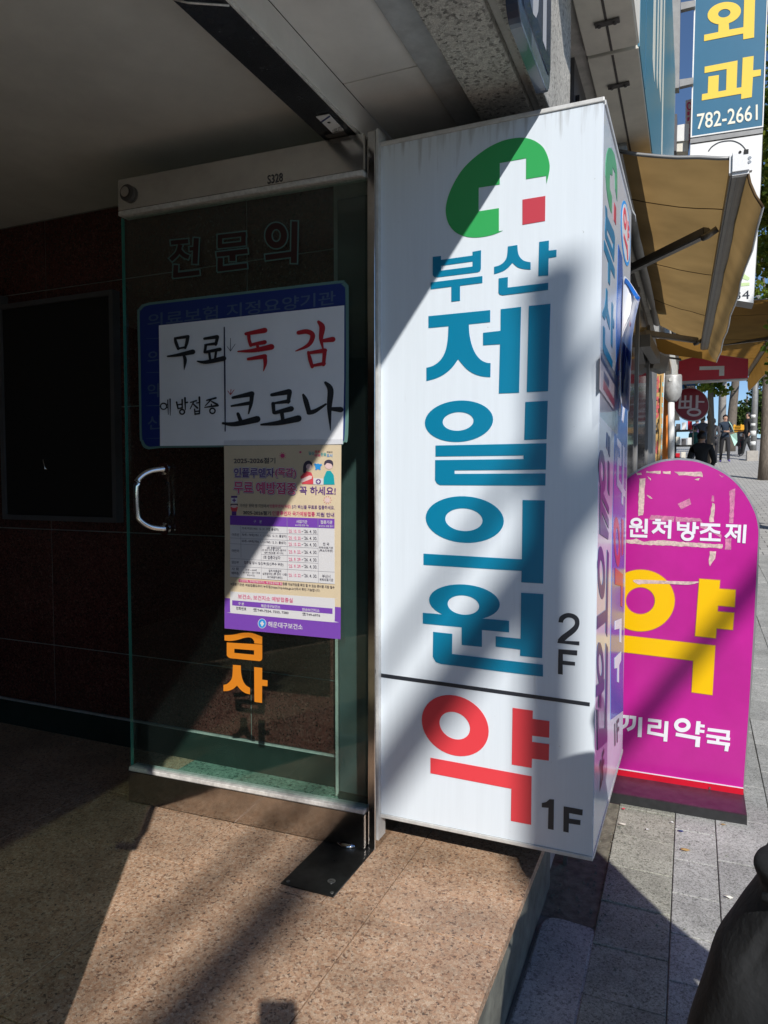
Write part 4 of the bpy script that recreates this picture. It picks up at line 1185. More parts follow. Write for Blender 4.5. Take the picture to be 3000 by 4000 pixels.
pt('※접종기관은 예방접종도우미 누리집(https://nip.kdca.go.kr/)에서 확인 가능합니다.', (152, 566), (1208, 646), 38, IK, rb, .010)
pt('보건소, 보건지소 예방접종실', (240, 722), (886, 772), 58, PK, rb, .014)
pp('footer_head', [[[(172, 738), (1354, 835), (1354, 900), (172, 798)]]], M['purple'], rb, .0039)
for s_, x0, y0, x1, y1, h, mt in (('구 분', 242, 795, 312, 800, 34, W_), ('해운대구보건소', 512, 822, 738, 838, 38, W_), ('반송보건지소', 998, 865, 1200, 880, 38, W_), ('전화번호', 218, 850, 338, 860, 38, IK), ('☎749-7554, 7555, 7580', 418, 872, 836, 908, 40, IK), ('☎749-6976', 996, 920, 1208, 938, 38, IK)):
    pt(s_, (x0, y0), (x1, y1), h, mt, rb, .014, .0046)
pt('해운대구보건소', (594, 1052), (1002, 1088), 66, W_, rb, .014)
pp('logo', [[ell(524, 1012, 50, 58, n=32)]], W_, rb, .0036); pp('logo', [[ell(524, 1012, 44, 52, n=32)]], M['p_blue'], rb, .0040)
pp('logo', [[[(516, 985), (536, 987), (535, 1004), (546, 1005), (546, 1026), (535, 1025), (534, 1044), (515, 1042), (515, 1023), (503, 1021), (503, 1000), (515, 1001)]]], W_, rb, .0044)
# small illustrations printed on the poster: people, germs, case
def dot(x, y, r, mat, mp=ra, off=.0040, ry=None): pp('illustration', [[ell(x, y, r, ry or r, n=20)]], mat, mp, off)
pp('illustration', [[[(975, 490), (1010, 450), (1050, 425), (1105, 440), (1126, 500), (1128, 578), (996, 576)]]], M['p_red'], ra, .0038)
pp('illustration', [[smooth([(1010, 440), (1012, 350), (1040, 310), (1080, 300), (1112, 330), (1112, 380), (1085, 370), (1050, 400), (1040, 440)], 3, True)]], M['p_ink'], ra, .0040)
dot(1076, 372, 34, M['p_skin'], off=.0042)
pp('illustration', [[[(975, 520), (1080, 475), (1115, 480), (1110, 512), (1000, 556), (980, 556)]]], M['p_skin'], ra, .0044)
pp('illustration', [[[(1250, 500), (1285, 420), (1330, 418), (1368, 470), (1380, 582), (1248, 582)]]], M['p_teal'], ra, .0038)
dot(1312, 350, 50, M['p_skin'], off=.0040)
pp('illustration', [[smooth([(1255, 345), (1262, 310), (1300, 288), (1345, 298), (1362, 330), (1358, 372), (1340, 340), (1290, 328), (1268, 350)], 3, True)]], M['p_ink'], ra, .0043)
dot(1182, 368, 34, M['p_blue']); dot(1150, 345, 12, M['p_blue']); dot(1218, 350, 12, M['p_blue']); dot(1160, 402, 10, M['p_blue']); dot(1205, 400, 10, M['p_blue'])
pp('illustration', [[[(1128, 506), (1246, 510), (1246, 585), (1128, 580)]]], W_, ra, .0041); dot(1187, 547, 31, M['p_violet'], off=.0045)
pp('illustration', [[[(1180, 528), (1194, 528), (1194, 541), (1207, 541), (1207, 554), (1194, 554), (1194, 567), (1180, 567), (1180, 554), (1167, 554), (1167, 541), (1180, 541)]]], W_, ra, .0049)
for gx_, gy_, gr in ((765, 242, 26), (1294, 765, 30), (975, 200, 12)):
    dot(gx_, gy_, gr, M['p_skin'] if gr > 28 else M['p_pink'], off=.0036)
    for k in range(10):
        an = k * math.pi / 5
        dot(gx_ + math.cos(an) * gr * 1.45, gy_ + math.sin(an) * gr * 1.45, gr * .16, M['p_pink'], off=.0036)
pp('illustration', [[[(158, 715), (232, 716), (230, 802), (160, 802)]]], W_, ra, .0038); pp('illustration', [[[(158, 715), (232, 716), (231, 738), (158, 737)]]], V, ra, .0042)
pp('illustration', [[[(188, 745), (202, 745), (202, 760), (216, 760), (216, 774), (202, 774), (202, 790), (188, 790), (188, 774), (174, 774), (174, 760), (188, 760)]]], V, ra, .0042)
dot(195, 830, 38, M['p_skin'], off=.0040, ry=26); pp('illustration', [[[(150, 810), (240, 808), (235, 835), (225, 820), (165, 822), (155, 838)]]], IK, ra, .0044)
pp('illustration', [[[(150, 845), (240, 845), (226, 898), (166, 898)]]], M['p_red'], ra, .0038); pp('illustration', [[[(168, 898), (222, 898), (220, 944), (168, 944)]]], V, ra, .0038)
pt('일상', (1072, 232), (1140, 235), 40, M['p_teal'], ra, .015); pt('행복', (1142, 212), (1210, 212), 34, M['p_red'], ra, .015); pt('매력', (1142, 255), (1210, 256), 34, PK, ra, .015); pt('관광', (1214, 246), (1282, 246), 40, M['p_teal'], ra, .015)
pt('해운대', (1286, 208), (1352, 208), 20, IK, ra, .015); pt('도시', (1286, 258), (1352, 258), 40, M['p_blue'], ra, .02)
# clear plastic wrap sticking out round the poster
pp('plastic_wrap', [[[(70, 120), (1482, 105), (1490, 2250), (1508, 2440), (1482, 2506), (1200, 2450), (800, 2430), (640, 2420), (90, 2325), (45, 2296), (62, 1500)]]], M['plastic'], ra, .0052)
pp('tape', [[[(1415, 2395), (1508, 2388), (1503, 2450), (1415, 2445)]]], M['plastic'], ra, .0056)

# ================================================================== MAGENTA STANDING SIGN
py = 2.985
PP = PY(py)
q1, q2 = reg(2400, 1700, 600 / 1659), reg(2300, 2400, 700 / 1659)
pg = thing('standing_sign', 'arched magenta pavement sign with yellow lettering on a dark base', 'sign', (-.03, py, gz(py)))
right_px = [q2(1425, 1668), q2(1480, 900), q2(1528, 100), q1(1555, 1090), q1(1552, 1000), q1(1530, 880), q1(1490, 780), q1(1430, 670), q1(1350, 560), q1(1240, 455), q1(1120, 380), q1(1000, 325), q1(880, 287), q1(760, 272), q1(690, 268)]
rp3 = [PP.pt(*p) for p in right_px]
cxp = rp3[-1].x
prof = [(v.x, v.z) for v in rp3]
prof_l = [(2 * cxp - x, z) for x, z in prof[:-1]][::-1]
outl = prof + prof_l
prof_s = smooth(prof[3:], 3)
outl = prof[:3] + prof_s + [(2 * cxp - x, z) for x, z in prof_s[:-1]][::-1] + [(2 * cxp - x, z) for x, z in prof[:3]][::-1]
def yprism(name, pts, y0, y1, mat, parent, grow=0.0):
    cx_, cz_ = cxp, .5
    n_ = len(pts)
    P_ = []
    for x, z in pts:
        d = Vector((x - cx_, z - cz_)); l = d.length
        d = d * ((l + grow) / l)
        P_.append((cx_ + d.x, cz_ + d.y))
    v = [(x, y0, z) for x, z in P_] + [(x, y1, z) for x, z in P_]
    tri = tessellate_polygon([[Vector((x, z, 0)) for x, z in P_]])
    f = [list(t) for t in tri] + [[n_ + i for i in t] for t in tri] + [[i, (i + 1) % n_, n_ + (i + 1) % n_, n_ + i] for i in range(n_)]
    return mk(name, v, f, mat, parent)
yprism('panel', outl, py, py + .03, M['magenta'], pg)
yprism('edge_band', outl, py + .004, py + .05, M['alu'], pg, .008)
zb0, zb1 = PP.pt(*q2(235, 1420)).z, PP.pt(*q2(235, 1475)).z
xl, xr = 2 * cxp - prof[0][0], prof[0][0] + .002
box('red_strip', xl, xr, py - .004, py - .0002, zb1 - .004, zb0 - .002, M['redstrip'], pg)
box('strip_edge', xl, xr, py - .0045, py - .0002, zb0 - .0018, zb0 + .001, M['lilac'], pg)
bz = gz(2.9)
BZ = -.124
bs = hexa('base', [(xl - .02, 2.812, gz(2.812) - .01), (.209, 2.812, gz(2.812) - .01), (.212, 3.16, gz(3.16) - .01), (xl - .02, 3.16, gz(3.16) - .01),
              (xl - .02, 2.812, BZ), (.208, 2.812, BZ), (.211, 3.16, BZ + .003), (xl - .02, 3.16, BZ + .003)], M['basewood'], pg, .002)
hexa('base_front', [(xl - .02, 2.810, gz(2.812) - .003), (.209, 2.810, gz(2.812) - .003), (.209, 2.8118, gz(2.812) - .003), (xl - .02, 2.8118, gz(2.812) - .003),
                    (xl - .02, 2.810, BZ - .003), (.208, 2.810, BZ - .003), (.208, 2.8118, BZ - .003), (xl - .02, 2.8118, BZ - .003)], M['basefront'], bs)
disc('rivet', PP.pt(*q2(1120, 1602)) + Vector((0, -.004, 0)), (0, -1, 0), .004, .003, M['screw'], pg, 12)
def purp(name, polys, mat, mp, off=.0012, th=.001): return plate(name, polys, PP, mat, pg, off, th, mp)
# yellow 약 with bronze outline (the left part runs behind the light box)
def yak(g):
    return [[ell(284, 1786, 366 + g, 332 + g, 0, n=56), ell(280, 1788, 159 - g, 147 - g, 0, n=44)],
            [[(918 - g, 1552 - g), (1140 + g, 1568 - g), (1133 + g, 1660 - g), (1308 + g, 1672 - g), (1298 + g, 1855 + g), (1118 + g, 1840 + g), (1114 + g, 1905 - g), (1292 + g, 1920 - g), (1277 + g, 2102 + g), (1102 + g, 2086 + g), (1093 + g, 2192 + g), (872 - g, 2168 + g)]]]
purp('letter_outline', yak(7), M['bronze'], q1, .0008)
purp('letter', yak(0), M['yellow'], q1, .0018)
gk = lambda g: [[[(-120 - g, 150 - g), (300, 192 - g), (1170 + g, 290 - g), (1143 + g, 747 + g), (952 - g, 720 + g), (967 - g, 428 + g), (290, 345 + g), (-120 - g, 305 + g)]]]
purp('letter_outline', gk(5), M['bronze'], q2, .0008)
purp('letter', gk(0), M['yellow'], q2, .0018)
for st, rg in (
    ([((160, 986), (305, 993), 28), ((243, 993), (243, 1048), 28), ((345, 903), (340, 1064), 34), ((296, 1030), (330, 1032), 24), ((186, 1020), (184, 1092), 30), ((170, 1086), (355, 1092), 30)], [(236, 942, 47, 34, 32)]),
    ([((440, 915), (502, 918), 26), ((412, 945), (556, 951), 28), ((482, 955), (468, 1005), (410, 1052), 34), ((476, 1000), (512, 1038), (546, 1052), 34), ((601, 915), (592, 1118), 36), ((535, 985), (590, 988), 30)], []),
    ([((690, 935), (692, 1030), 30), ((797, 943), (792, 1034), 30), ((700, 975), (790, 980), 26), ((700, 1018), (790, 1021), 26), ((864, 938), (856, 1066), 36), ((865, 998), (912, 1000), 30)], [(790, 1088, 56, 40, 32)]),
    ([((930, 966), (1143, 973), 32), ((1034, 978), (1008, 1022), (926, 1054), 32), ((1030, 1004), (1075, 1038), (1142, 1054), 32), ((1034, 1052), (1033, 1118), 32), ((924, 1124), (1148, 1133), 30)], []),
    ([((1205, 976), (1332, 981), 30), ((1266, 985), (1250, 1048), (1198, 1102), 32), ((1258, 1036), (1284, 1080), (1316, 1104), 32), ((1354, 968), (1343, 1160), 32), ((1298, 1046), (1338, 1048), 28), ((1412, 966), (1398, 1167), 34)], [])):
    bars('letter', st, rg, PP, M['lilac'], pg, .0016, q1)
for st, rg in (
    ([((305, 943), (372, 950), 28), ((356, 955), (346, 1020), (298, 1052), 30), ((376, 950), (438, 957), 28), ((423, 962), (412, 1035), (356, 1070), 30), ((478, 953), (470, 1136), 36)], []),
    ([((548, 976), (672, 992), 28), ((658, 998), (656, 1046), 28), ((545, 1032), (668, 1046), 28), ((559, 1046), (555, 1092), 28), ((542, 1092), (700, 1122), 28), ((720, 990), (708, 1177), 36)], []),
    ([((1016, 990), (1004, 1112), 40), ((1030, 1031), (1073, 1036), 26), ((1028, 1080), (1070, 1086), 26), ((805, 1110), (1032, 1151), 32), ((1010, 1156), (1004, 1228), 42)], [(866, 1026, 58, 46, 38)]),
    ([((1100, 1065), (1306, 1092), 30), ((1290, 1098), (1285, 1150), 32), ((1088, 1122), (1308, 1156), 28), ((1195, 1150), (1192, 1186), 30), ((1095, 1176), (1306, 1206), 30), ((1281, 1210), (1272, 1267), 36)], [])):
    bars('letter', st, rg, PP, M['lilac'], pg, .0016, q2)
# torn tape residue
def rag(pts, k=3, a=5):
    out_ = []
    n_ = len(pts)
    for i in range(n_):
        x0, y0 = pts[i]; x1, y1 = pts[(i + 1) % n_]
        m_ = max(2, int(math.hypot(x1 - x0, y1 - y0) / 28))
        for j in range(m_):
            t = j / m_
            out_.append((x0 + (x1 - x0) * t + random.uniform(-a, a), y0 + (y1 - y0) * t + random.uniform(-a, a)))
    return out_
for q in ([(272, 470), (332, 460), (330, 560), (322, 700), (312, 865), (256, 868), (262, 640)], [(345, 392), (500, 388), (500, 416), (345, 408)], [(525, 388), (604, 392), (602, 424), (522, 412)], [(648, 398), (940, 392), (960, 448), (700, 430)],
          [(1058, 735), (1086, 745), (1080, 860), (1072, 940), (1022, 940), (1040, 820)], [(130, 1130), (240, 1118), (320, 1150), (500, 1135), (715, 1150), (800, 1158), (1060, 1172), (1168, 1180), (1166, 1225), (900, 1208), (700, 1198), (400, 1185), (250, 1178), (130, 1160)],
          [(1030, 1255), (1095, 1258), (1085, 1330), (1030, 1420), (1022, 1370)], [(235, 405), (290, 408), (296, 425), (250, 428)], [(350, 445), (392, 460), (394, 485), (365, 465)], [(862, 475), (925, 468), (905, 485)], [(352, 640), (412, 685), (400, 690), (360, 665)]):
    purp('tape_residue', [[rag(q)]], M['tape'], q1, .0006 + random.uniform(0, .0003), .0004)
for q in ([(400, 862), (648, 880), (640, 935), (370, 912)], [(665, 880), (920, 900), (950, 930), (660, 938)], [(1240, 605), (1305, 575), (1298, 740), (1285, 950), (1235, 950), (1250, 760)], [(1198, 1120), (1265, 1110), (1258, 1235), (1195, 1230)], [(925, 930), (1010, 975), (1155, 1075), (1155, 1112), (1050, 1050), (930, 1000)], [(1055, 650), (1075, 655), (1075, 715), (1050, 712)], [(1128, 425), (1185, 445), (1160, 455)]):
    purp('tape_residue', [[rag(q, a=4)]], M['tape2'], q1, .0004 + random.uniform(0, .0002), .0003)
purp('tape_strip', [[[(682, 742), (812, 682), (830, 745), (722, 800)]]], M['tape2'], q1, .0007, .0004)
purp('tape_strip', [[smooth([(212, 1585), (235, 1560), (560, 1572), (780, 1580), (918, 1583), (800, 1615), (560, 1605), (300, 1605), (275, 1615)], 3, True)]], M['tape'], q1, .0026, .0004)

# ================================================================== OVERHEAD SIGNBOARDS
r4 = reg(2000, 0, 700 / 1659)
def board(label, y0, y1, z0, faceM, letters=True):
    t = thing('fascia_signboard', label, 'signboard', (-.28, (y0 + y1) / 2, z0))
    u = box('underside', -.3748, -.2, y0, y1, z0, z0 + .02, M['underside'], t, .003)
    box('seam', -.292, -.284, y0 + .005, y1 - .005, z0 - .002, z0 - .0003, M['rust'], u)
    box('body', -.3748, -.205, y0 + .004, y1 - .004, z0 + .0205, z0 + 2.0, M['underside'], t)
    fc_ = box('face', -.2048, -.196, y0, y1, z0 + .006, z0 + 2.0, faceM, t, .001)
    return t, u, fc_
b1, u1, f1 = board('weathered cream end section of the overhead signboard', 1.95, 2.70, 2.60, M['underside'])
b2, u2, f2 = board('long pale-blue fascia signboard above the brown awning', 2.72, 6.9, 2.60, M['blueface'])
for u_, y_ in ((u1, 2.52), (u2, 2.93)):
    box('clamp', -.325, -.245, y_ - .012, y_ + .012, 2.590, 2.5975, M['rust'], u_, .002)
    disc('bolt', (-.31, y_, 2.59), (0, 0, -1), .006, .006, M['rust'], u_, 8)
    disc('bolt', (-.26, y_, 2.59), (0, 0, -1), .006, .006, M['rust'], u_, 8)
for k, (ya, yb) in enumerate(((2.9, 3.0), (3.1, 3.22), (3.3, 3.38), (3.5, 3.68), (3.85, 3.95), (4.1, 4.3), (4.5, 4.62))):
    xpanel('letter', -.1958, -.195, ya, yb, 2.95 + .1 * (k % 3), 4.1 + .05 * (k % 2), .03, M['signcream'], b2)
box('sheet_seam', -.1958, -.1945, 3.02, 3.03, 2.61, 4.6, M['bluesign'], b2)

# ================================================================== AWNINGS
def awning(label, y0, y1, wall, barn, barf, valn, valf, mat, arms, cap=True):
    """wall: (X, z near, z far); barn/barf: bar ends; valn/valf: lower valance corners"""
    t = thing('awning', label, 'awning', (wall[0], y0, wall[1]))
    n_ = 14
    bn, bf = Vector(barn), Vector(barf)
    v, f = [], []
    for i in range(n_ + 1):
        a = i / n_
        wv = Vector((wall[0], y0 + (y1 - y0) * a, wall[1] + (wall[2] - wall[1]) * a))
        bv = bn + (bf - bn) * a + Vector((0, 0, .03))
        for j in range(7):
            s_ = j / 6
            p = wv + (bv - wv) * s_
            p.z -= .012 * math.sin(math.pi * s_) + random.uniform(0, .006)
            v.append(p)
    for i in range(n_):
        for j in range(6):
            f.append((i * 7 + j, i * 7 + j + 1, (i + 1) * 7 + j + 1, (i + 1) * 7 + j))
    cl = mk('canopy', v, f, mat, t, True)
    for i in (2, 6, 10):
        pts_ = [v[i * 7 + j] - Vector((0, 0, .002)) for j in range(7)]
        tube('seam', pts_, .0025, M['awning_seam'], cl, 5)
    pts_ = [v[j] for j in range(7)]
    tube('hem', [p + Vector((0, -.002, 0)) for p in pts_], .008, M['grey_metal'], cl, 6)
    # valance
    vn, vf = Vector(valn), Vector(valf)
    v2, f2_ = [], []
    for i in range(n_ + 1):
        a = i / n_
        tp = bn + (bf - bn) * a + Vector((.02, 0, .02)); lo = vn + (vf - vn) * a
        for j in range(5):
            s_ = j / 4
            p = tp + (lo - tp) * s_ + Vector((.03 * math.sin(math.pi * s_) * (1 if j else 0) * -.8, 0, 0))
            p.x += .006 * math.sin(i * 1.9 + j)
            v2.append(p)
    for i in range(n_):
        for j in range(4):
            f2_.append((i * 5 + j, i * 5 + j + 1, (i + 1) * 5 + j + 1, (i + 1) * 5 + j))
    va = mk('valance', v2, f2_, mat, t, True)
    tube('valance_cord', [v2[i * 5 + 4] for i in range(n_ + 1)], .005, M['white_plastic'], va, 6)
    tube('valance_hem', [v2[j] + Vector((0, -.003, 0)) for j in range(5)], .006, M['awning_seam'], va, 6)
    b_ = bar('front_bar', bn, bf, .075, .075, M['grey_metal'], t, bev=.008)
    bar('bar_groove', bn + Vector((-.005, 0, -.0385)), bf + Vector((-.005, 0, -.0385)), .012, .002, M['arm_metal'], b_)
    if cap:
        d = (bf - bn).normalized()
        e = bar('end_cap', bn - d * .03, bn + d * .02, .088, .10, M['white_plastic'], t, bev=.012)
        disc('socket', bn - d * .0305 + Vector((-.005, 0, .038)), -d, .006, .001, M['rubber'], e, 12)
        bar('socket', bn - d * .0315 + Vector((.018, 0, .036)), bn - d * .0305 + Vector((.018, 0, .036)), .018, .018, M['rubber'], e)
        for k in (0, 1):
            disc('screw', bn - d * .0305 + Vector((.032, 0, .008 - .017 * k)), -d, .007, .001, M['screw'], e, 12)
    for a, b in arms:
        a, b = Vector(a), Vector(b)
        arm = bar('folding_arm', a, b, .05, .05, M['arm_metal'], t, bev=.006)
        tube('arm_joint', [b + Vector((-.02, 0, -.03)), b + Vector((.0, -.02, -.03)), b + Vector((.05, -.03, 0))], .018, M['arm_metal'], arm, 10)
    tube('roller', [(wall[0] - .01, y0 + .02, wall[1] + .03), (wall[0] - .01, y1, wall[2] + .03)], .045, M['grey_metal'], t, 14)
    return t
YA, YB = 3.42, 7.7
bn = Vector((.166, YA, 2.415)); bf = PY(YB).pt(2752, 1352)
vn_ = PY(YA).pt(2985, 810); vf_ = PY(YB).pt(2801, 1415)
aw1 = awning('brown canvas awning with white end cap beside the tall light-box sign', YA, YB, (-.33, 2.558, 2.62), bn, bf, vn_, vf_, M['awning'],
             [(PY(4.86).pt(2440, 1062), PY(4.28).pt(2762, 905)), (PY(6.8).pt(2440, 1290), PY(7.5).pt(2722, 1330))])
Q1r = reg(2400, 1200, 600 / 1659)
plate('end_flap', [[[(440, 335), (960, 395), (1030, 425), (1105, 600), (960, 560), (540, 505), (470, 470)]]], PY(7.78), M['awning2'], aw1, 0, .004, Q1r)
# roller brackets and clutter at the wall under the awning
bar('wall_bracket', PY(6.3).pt(2520, 1330), PY(7.4).pt(2560, 1400), .08, .10, M['arm_metal'], aw1)
bar('wall_bracket', PY(7.6).pt(2545, 1410), PY(7.7).pt(2595, 1430), .10, .16, M['grey_metal'], aw1)

b2n, b2f = Vector((1.16, 10.4, 3.34)), PY(17.2).pt(2921, 1462)
aw2 = awning('ochre canvas awning of the next shop up the street', 10.4, 17.2, (-.3, 3.44, 3.6), b2n, b2f, (1.36, 10.4, 3.02), PY(17.2).pt(2925, 1530), M['awning2'],
             [(PY(14).pt(2815, 1345), PY(13).pt(3010, 1322))], cap=False)

# ================================================================== SHOPS UP THE STREET
sh1 = thing('shop_building', 'dark shopfront with grey panels under the brown awning', 'building', (-.9, 5.5, gz(5.5)))
box('wall', -1.8, -.42, 2.72, 9.3, -.6, 2.62, M['shopdark'], sh1)
box('upper_wall', -1.8, -.379, 3.2, 9.3, 2.62, 9.0, M['wall_grey'], sh1)
for ya, yb, mt in ((2.75, 4.2, 'shopglass'), (4.3, 5.8, 'shopglass'), (5.95, 7.3, 'shopglass'), (7.45, 8.3, 'shopgrey'), (8.35, 9.25, 'shopgrey')):
    box('front_panel', -.4198, -.405, ya, yb, gz(yb) + .12, 2.5, M[mt], sh1, .003)
for y_ in (4.25, 5.88, 7.37):
    box('mullion', -.4195, -.39, y_ - .035, y_ + .035, gz(y_) - .05, 2.55, M['shopgrey'], sh1, .003)
sh2 = thing('shop_building', 'pale shop building further up the street with dark doorway', 'building', (-1.2, 14, gz(14)))
box('wall', -2.6, -.62, 9.35, 30, 0, 3.3, M['shopdark'], sh2)
box('upper_wall', -2.6, -.45, 9.35, 16, 3.3, 9.5, M['wall_grey'], sh2)
box('upper_wall', -2.6, -.45, 16.01, 30, 3.3, 7.5, M['underside'], sh2)
for y_ in (16.5, 19, 22, 25.5):
    box('shop_window', -.6195, -.60, y_, y_ + 2.2, gz(y_) + .7, 3.0, M['shopglass'], sh2)

# vertical ochre banner, orange panel, post with grey can
YB2 = 11.0
e2 = reg(2540, 1380, 220 / 1106)
bn2 = thing('shop_banner', 'ochre vertical banner with faded red and black lettering on the shopfront', 'banner', tuple(PY(YB2).pt(2566, 1830)))
plate('cloth', [[[(55, 420), (270, 330), (230, 2120), (0, 2120)]]], PY(YB2), M['ochre'], bn2, 0, .02, e2)
for s_, p0, p1, h, mt in (('항', (65, 785), (185, 770), 330, 'pinktext'), ('공', (40, 1290), (185, 1275), 430, 'pinktext'), ('의', (45, 1600), (150, 1590), 230, 'ink'), ('거', (40, 2000), (150, 1990), 260, 'pinktext')):
    text('letter', s_, p0, p1, h, PY(YB2), M[mt], bn2, .004, .04, e2)
lt = thing('light_string', 'string of small cyan bulbs down the banner edge', 'light string', tuple(PY(YB2 - .1).pt(2590, 1830)))
pl_ = PY(YB2 - .08)
tube('cord', [pl_.pt(*e2(*p)) for p in ((280, 320), (260, 800), (240, 1400), (200, 2120))], .006, M['white_plastic'], lt, 6)
for k in range(9):
    a_, b_ = 246 - 4.6 * k * 1.0, 580 + 205 * k
    for j in range(3):
        c_ = pl_.pt(*e2(a_, b_ + 28 * j))
        bm = bmesh.new(); bmesh.ops.create_cone(bm, segments=8, radius1=.011, radius2=.002, depth=.018, cap_ends=True)
        bmesh.ops.translate(bm, verts=bm.verts, vec=c_)
        bmobj('bulb', bm, M['cyan'], lt)
op = thing('orange_panel', 'bright orange board between banner and white downpipe', 'panel', tuple(PY(11.4).pt(2600, 1830)))
plate('board', [[[(262, 700), (365, 940), (365, 2080), (235, 2090)]]], PY(11.4), M['orangepanel'], op, 0, .03, e2)
pp_ = thing('downpipe', 'white downpipe with a dented grey metal can on top', 'pipe', tuple(PY(11.2).pt(2625, 1840)))
pw = PY(11.2)
tube('pipe', [pw.pt(*e2(412, 930)), pw.pt(*e2(410, 2120))], .045, M['white'], pp_, 16)
cpts = [pw.pt(*e2(435, y_)) for y_ in (435, 470, 720, 850, 925, 945)]
tube('can', cpts, [.125, .13, .13, .115, .07, .06], M['alu_dull'], pp_, 20)
disc('cap_plate', pw.pt(*e2(410, 535)) + Vector((0, -.13, 0)), (0, -1, 0), .03, .004, M['signframe'], pp_, 12)

# round bakery sign, red projecting sign, small blue sign
YR = 13.0
dk = thing('round_sign', 'round maroon bakery sign hanging over the pavement', 'sign', tuple(PY(YR).pt(2700, 1690)))
PR = PY(YR)
g2 = reg(2600, 1500, 400 / 1659)
plate('disc', [[ell(415, 330, 282, 262, 20, n=48)]], PR, M['maroon'], dk, 0, .12, g2)
plate('rim', [[ell(415, 330, 290, 270, 20, n=48), ell(415, 330, 280, 260, 20, n=48)]], PR, M['alu'], dk, .004, .13, g2)
bars('letter', [((240, 185), (222, 400), 38), ((322, 185), (312, 370), 32), ((412, 185), (402, 395), 36), ((240, 285), (405, 280), 30), ((222, 386), (400, 380), 32), ((512, 182), (506, 392), 44), ((530, 288), (628, 290), 26)], [(460, 458, 98, 50, 38)], PR, M['pinkbanner'], dk, .004, g2)
tube('hanger', [PR.pt(*g2(330, 70)) + Vector((0, .06, 0)), PR.pt(*g2(330, 70)) + Vector((-.1, .06, .5)), PR.pt(*g2(330, 70)) + Vector((-.6, .06, .6))], .02, M['arm_metal'], dk, 8)
YS = 12.0
PS_ = PY(YS)
rs = thing('projecting_sign', 'red box sign with a white character projecting from the shop', 'sign', tuple(PS_.pt(2780, 1500)))
plate('face', [[[(690, 585), (1010, 500), (1445, 560), (1442, 765), (690, 800)]]], PS_, M['redsign'], rs, 0, .004, Q1r)
plate('body', [[[(688, 582), (1010, 498), (1446, 558), (1443, 775), (688, 822)]]], PS_, M['alu_dull'], rs, -.005, .2, Q1r)
plate('edge_strip', [[[(684, 588), (696, 588), (696, 672), (684, 672)]]], PS_, M['white'], rs, .002, .003, Q1r)
plate('letter', [[[(920, 640), (1188, 634), (1186, 740), (1130, 742), (1132, 674), (918, 680)]]], PS_, M['white'], rs, .003, .002, Q1r)
YU = 17.0
bs_ = thing('small_sign', 'small blue sign with white digits above the round sign', 'sign', tuple(PY(YU).pt(2690, 1520)))
plate('face', [[[(240, -30), (480, -40), (485, 75), (240, 80)]]], PY(YU), M['sideblue'], bs_, 0, .1, g2)
text('digits', '2575', (345, 72), (470, 70), 40, PY(YU), M['white'], bs_, .004, .04, g2)

# ================================================================== VERTICAL PROJECTING SIGNS
YV = 8.5
PV = PY(YV)
g5 = reg(2550, 0, 450 / 1422)
vs1 = thing('vertical_sign', 'steel-blue vertical clinic sign with yellow letters and phone number', 'sign', tuple(PV.pt(2840, 545)))
plate('face', [[[(540, -700), (1440, -760), (1355, 1560), (475, 1690)]]], PV, M['bluesign'], vs1, 0, .004, g5)
plate('frame', [[[(532, -700), (1446, -764), (1364, 1566), (466, 1698)], [(548, -690), (1434, -748), (1350, 1552), (482, 1680)]]], PV, M['white'], vs1, .006, .02, g5)
plate('casing', [[[(538, -700), (1442, -762), (1358, 1640), (462, 1770)]]], PV, M['grey_metal'], vs1, -.005, .28, g5)
def vsp(name, polys, mat): return plate(name, polys, PV, mat, vs1, .004, .003, g5)
vsp('letter', [[ell(882, 162, 206, 136, -28, n=48), ell(882, 163, 76, 52, -10, n=36)],
               [[(812, 290), (938, 275), (942, 366), (1118, 335), (1130, -60), (1264, -80), (1250, 462), (1116, 486), (1116, 412), (632, 508), (634, 430), (808, 395)]]], M['signyellow'])
vsp('letter', [[[(640, 824), (1046, 746), (1034, 1086), (1094, 1076), (1110, 712), (1245, 690), (1238, 868), (1335, 856), (1332, 932), (1236, 950), (1222, 1198), (1090, 1222), (1092, 1156), (604, 1240), (608, 1162), (678, 1150), (686, 945), (816, 925), (808, 1130), (904, 1112), (912, 850), (638, 902)]]], M['signyellow'])
text('phone_number', '782-2661', (545, 1600), (1295, 1480), 195, PV, M['signcream'], vs1, .005, .01, g5)
vs2 = thing('vertical_sign', 'white vertical sign with a dark arc, partly hidden by the brown awning', 'sign', tuple(PV.pt(2840, 1175)))
plate('face', [[[(465, 1790), (1352, 1662), (1330, 2230), (1240, 3740), (400, 3600)]]], PV, M['white'], vs2, 0, .004, g5)
plate('casing', [[[(460, 1786), (1358, 1656), (1336, 2230), (1246, 3744), (396, 3604)]]], PV, M['grey_metal'], vs2, -.005, .28, g5)
k4 = reg(2700, 550, 300 / 948)
def v2p(name, polys, mat, off=.003): return plate(name, polys, PV, mat, vs2, off, .002, k4)
arcp = [(215 + 0, 125), (260, 70), (340, 22), (430, 2), (520, 2), (600, 35), (650, 80), (680, 125)]
v2p('arc', [[brush_poly([(x, y, 14) for x, y in arcp])]], M['black'])
v2p('character', [[smooth([(775, 1105), (770, 1200), (765, 1265), (745, 1268), (725, 1230), (740, 1150)], 2, True)]], M['redsign'])
v2p('character', [[[(660, 1400), (690, 1370), (735, 1378), (705, 1412), (733, 1418), (732, 1452), (655, 1458)]]], M['p_skin'])
v2p('character', [[smooth([(600, 1600), (638, 1590), (650, 1640), (722, 1690), (698, 1722), (640, 1700), (612, 1680), (575, 1720)], 2, True)]], plain('pale_green_vinyl', (.55, .70, .35), .5))
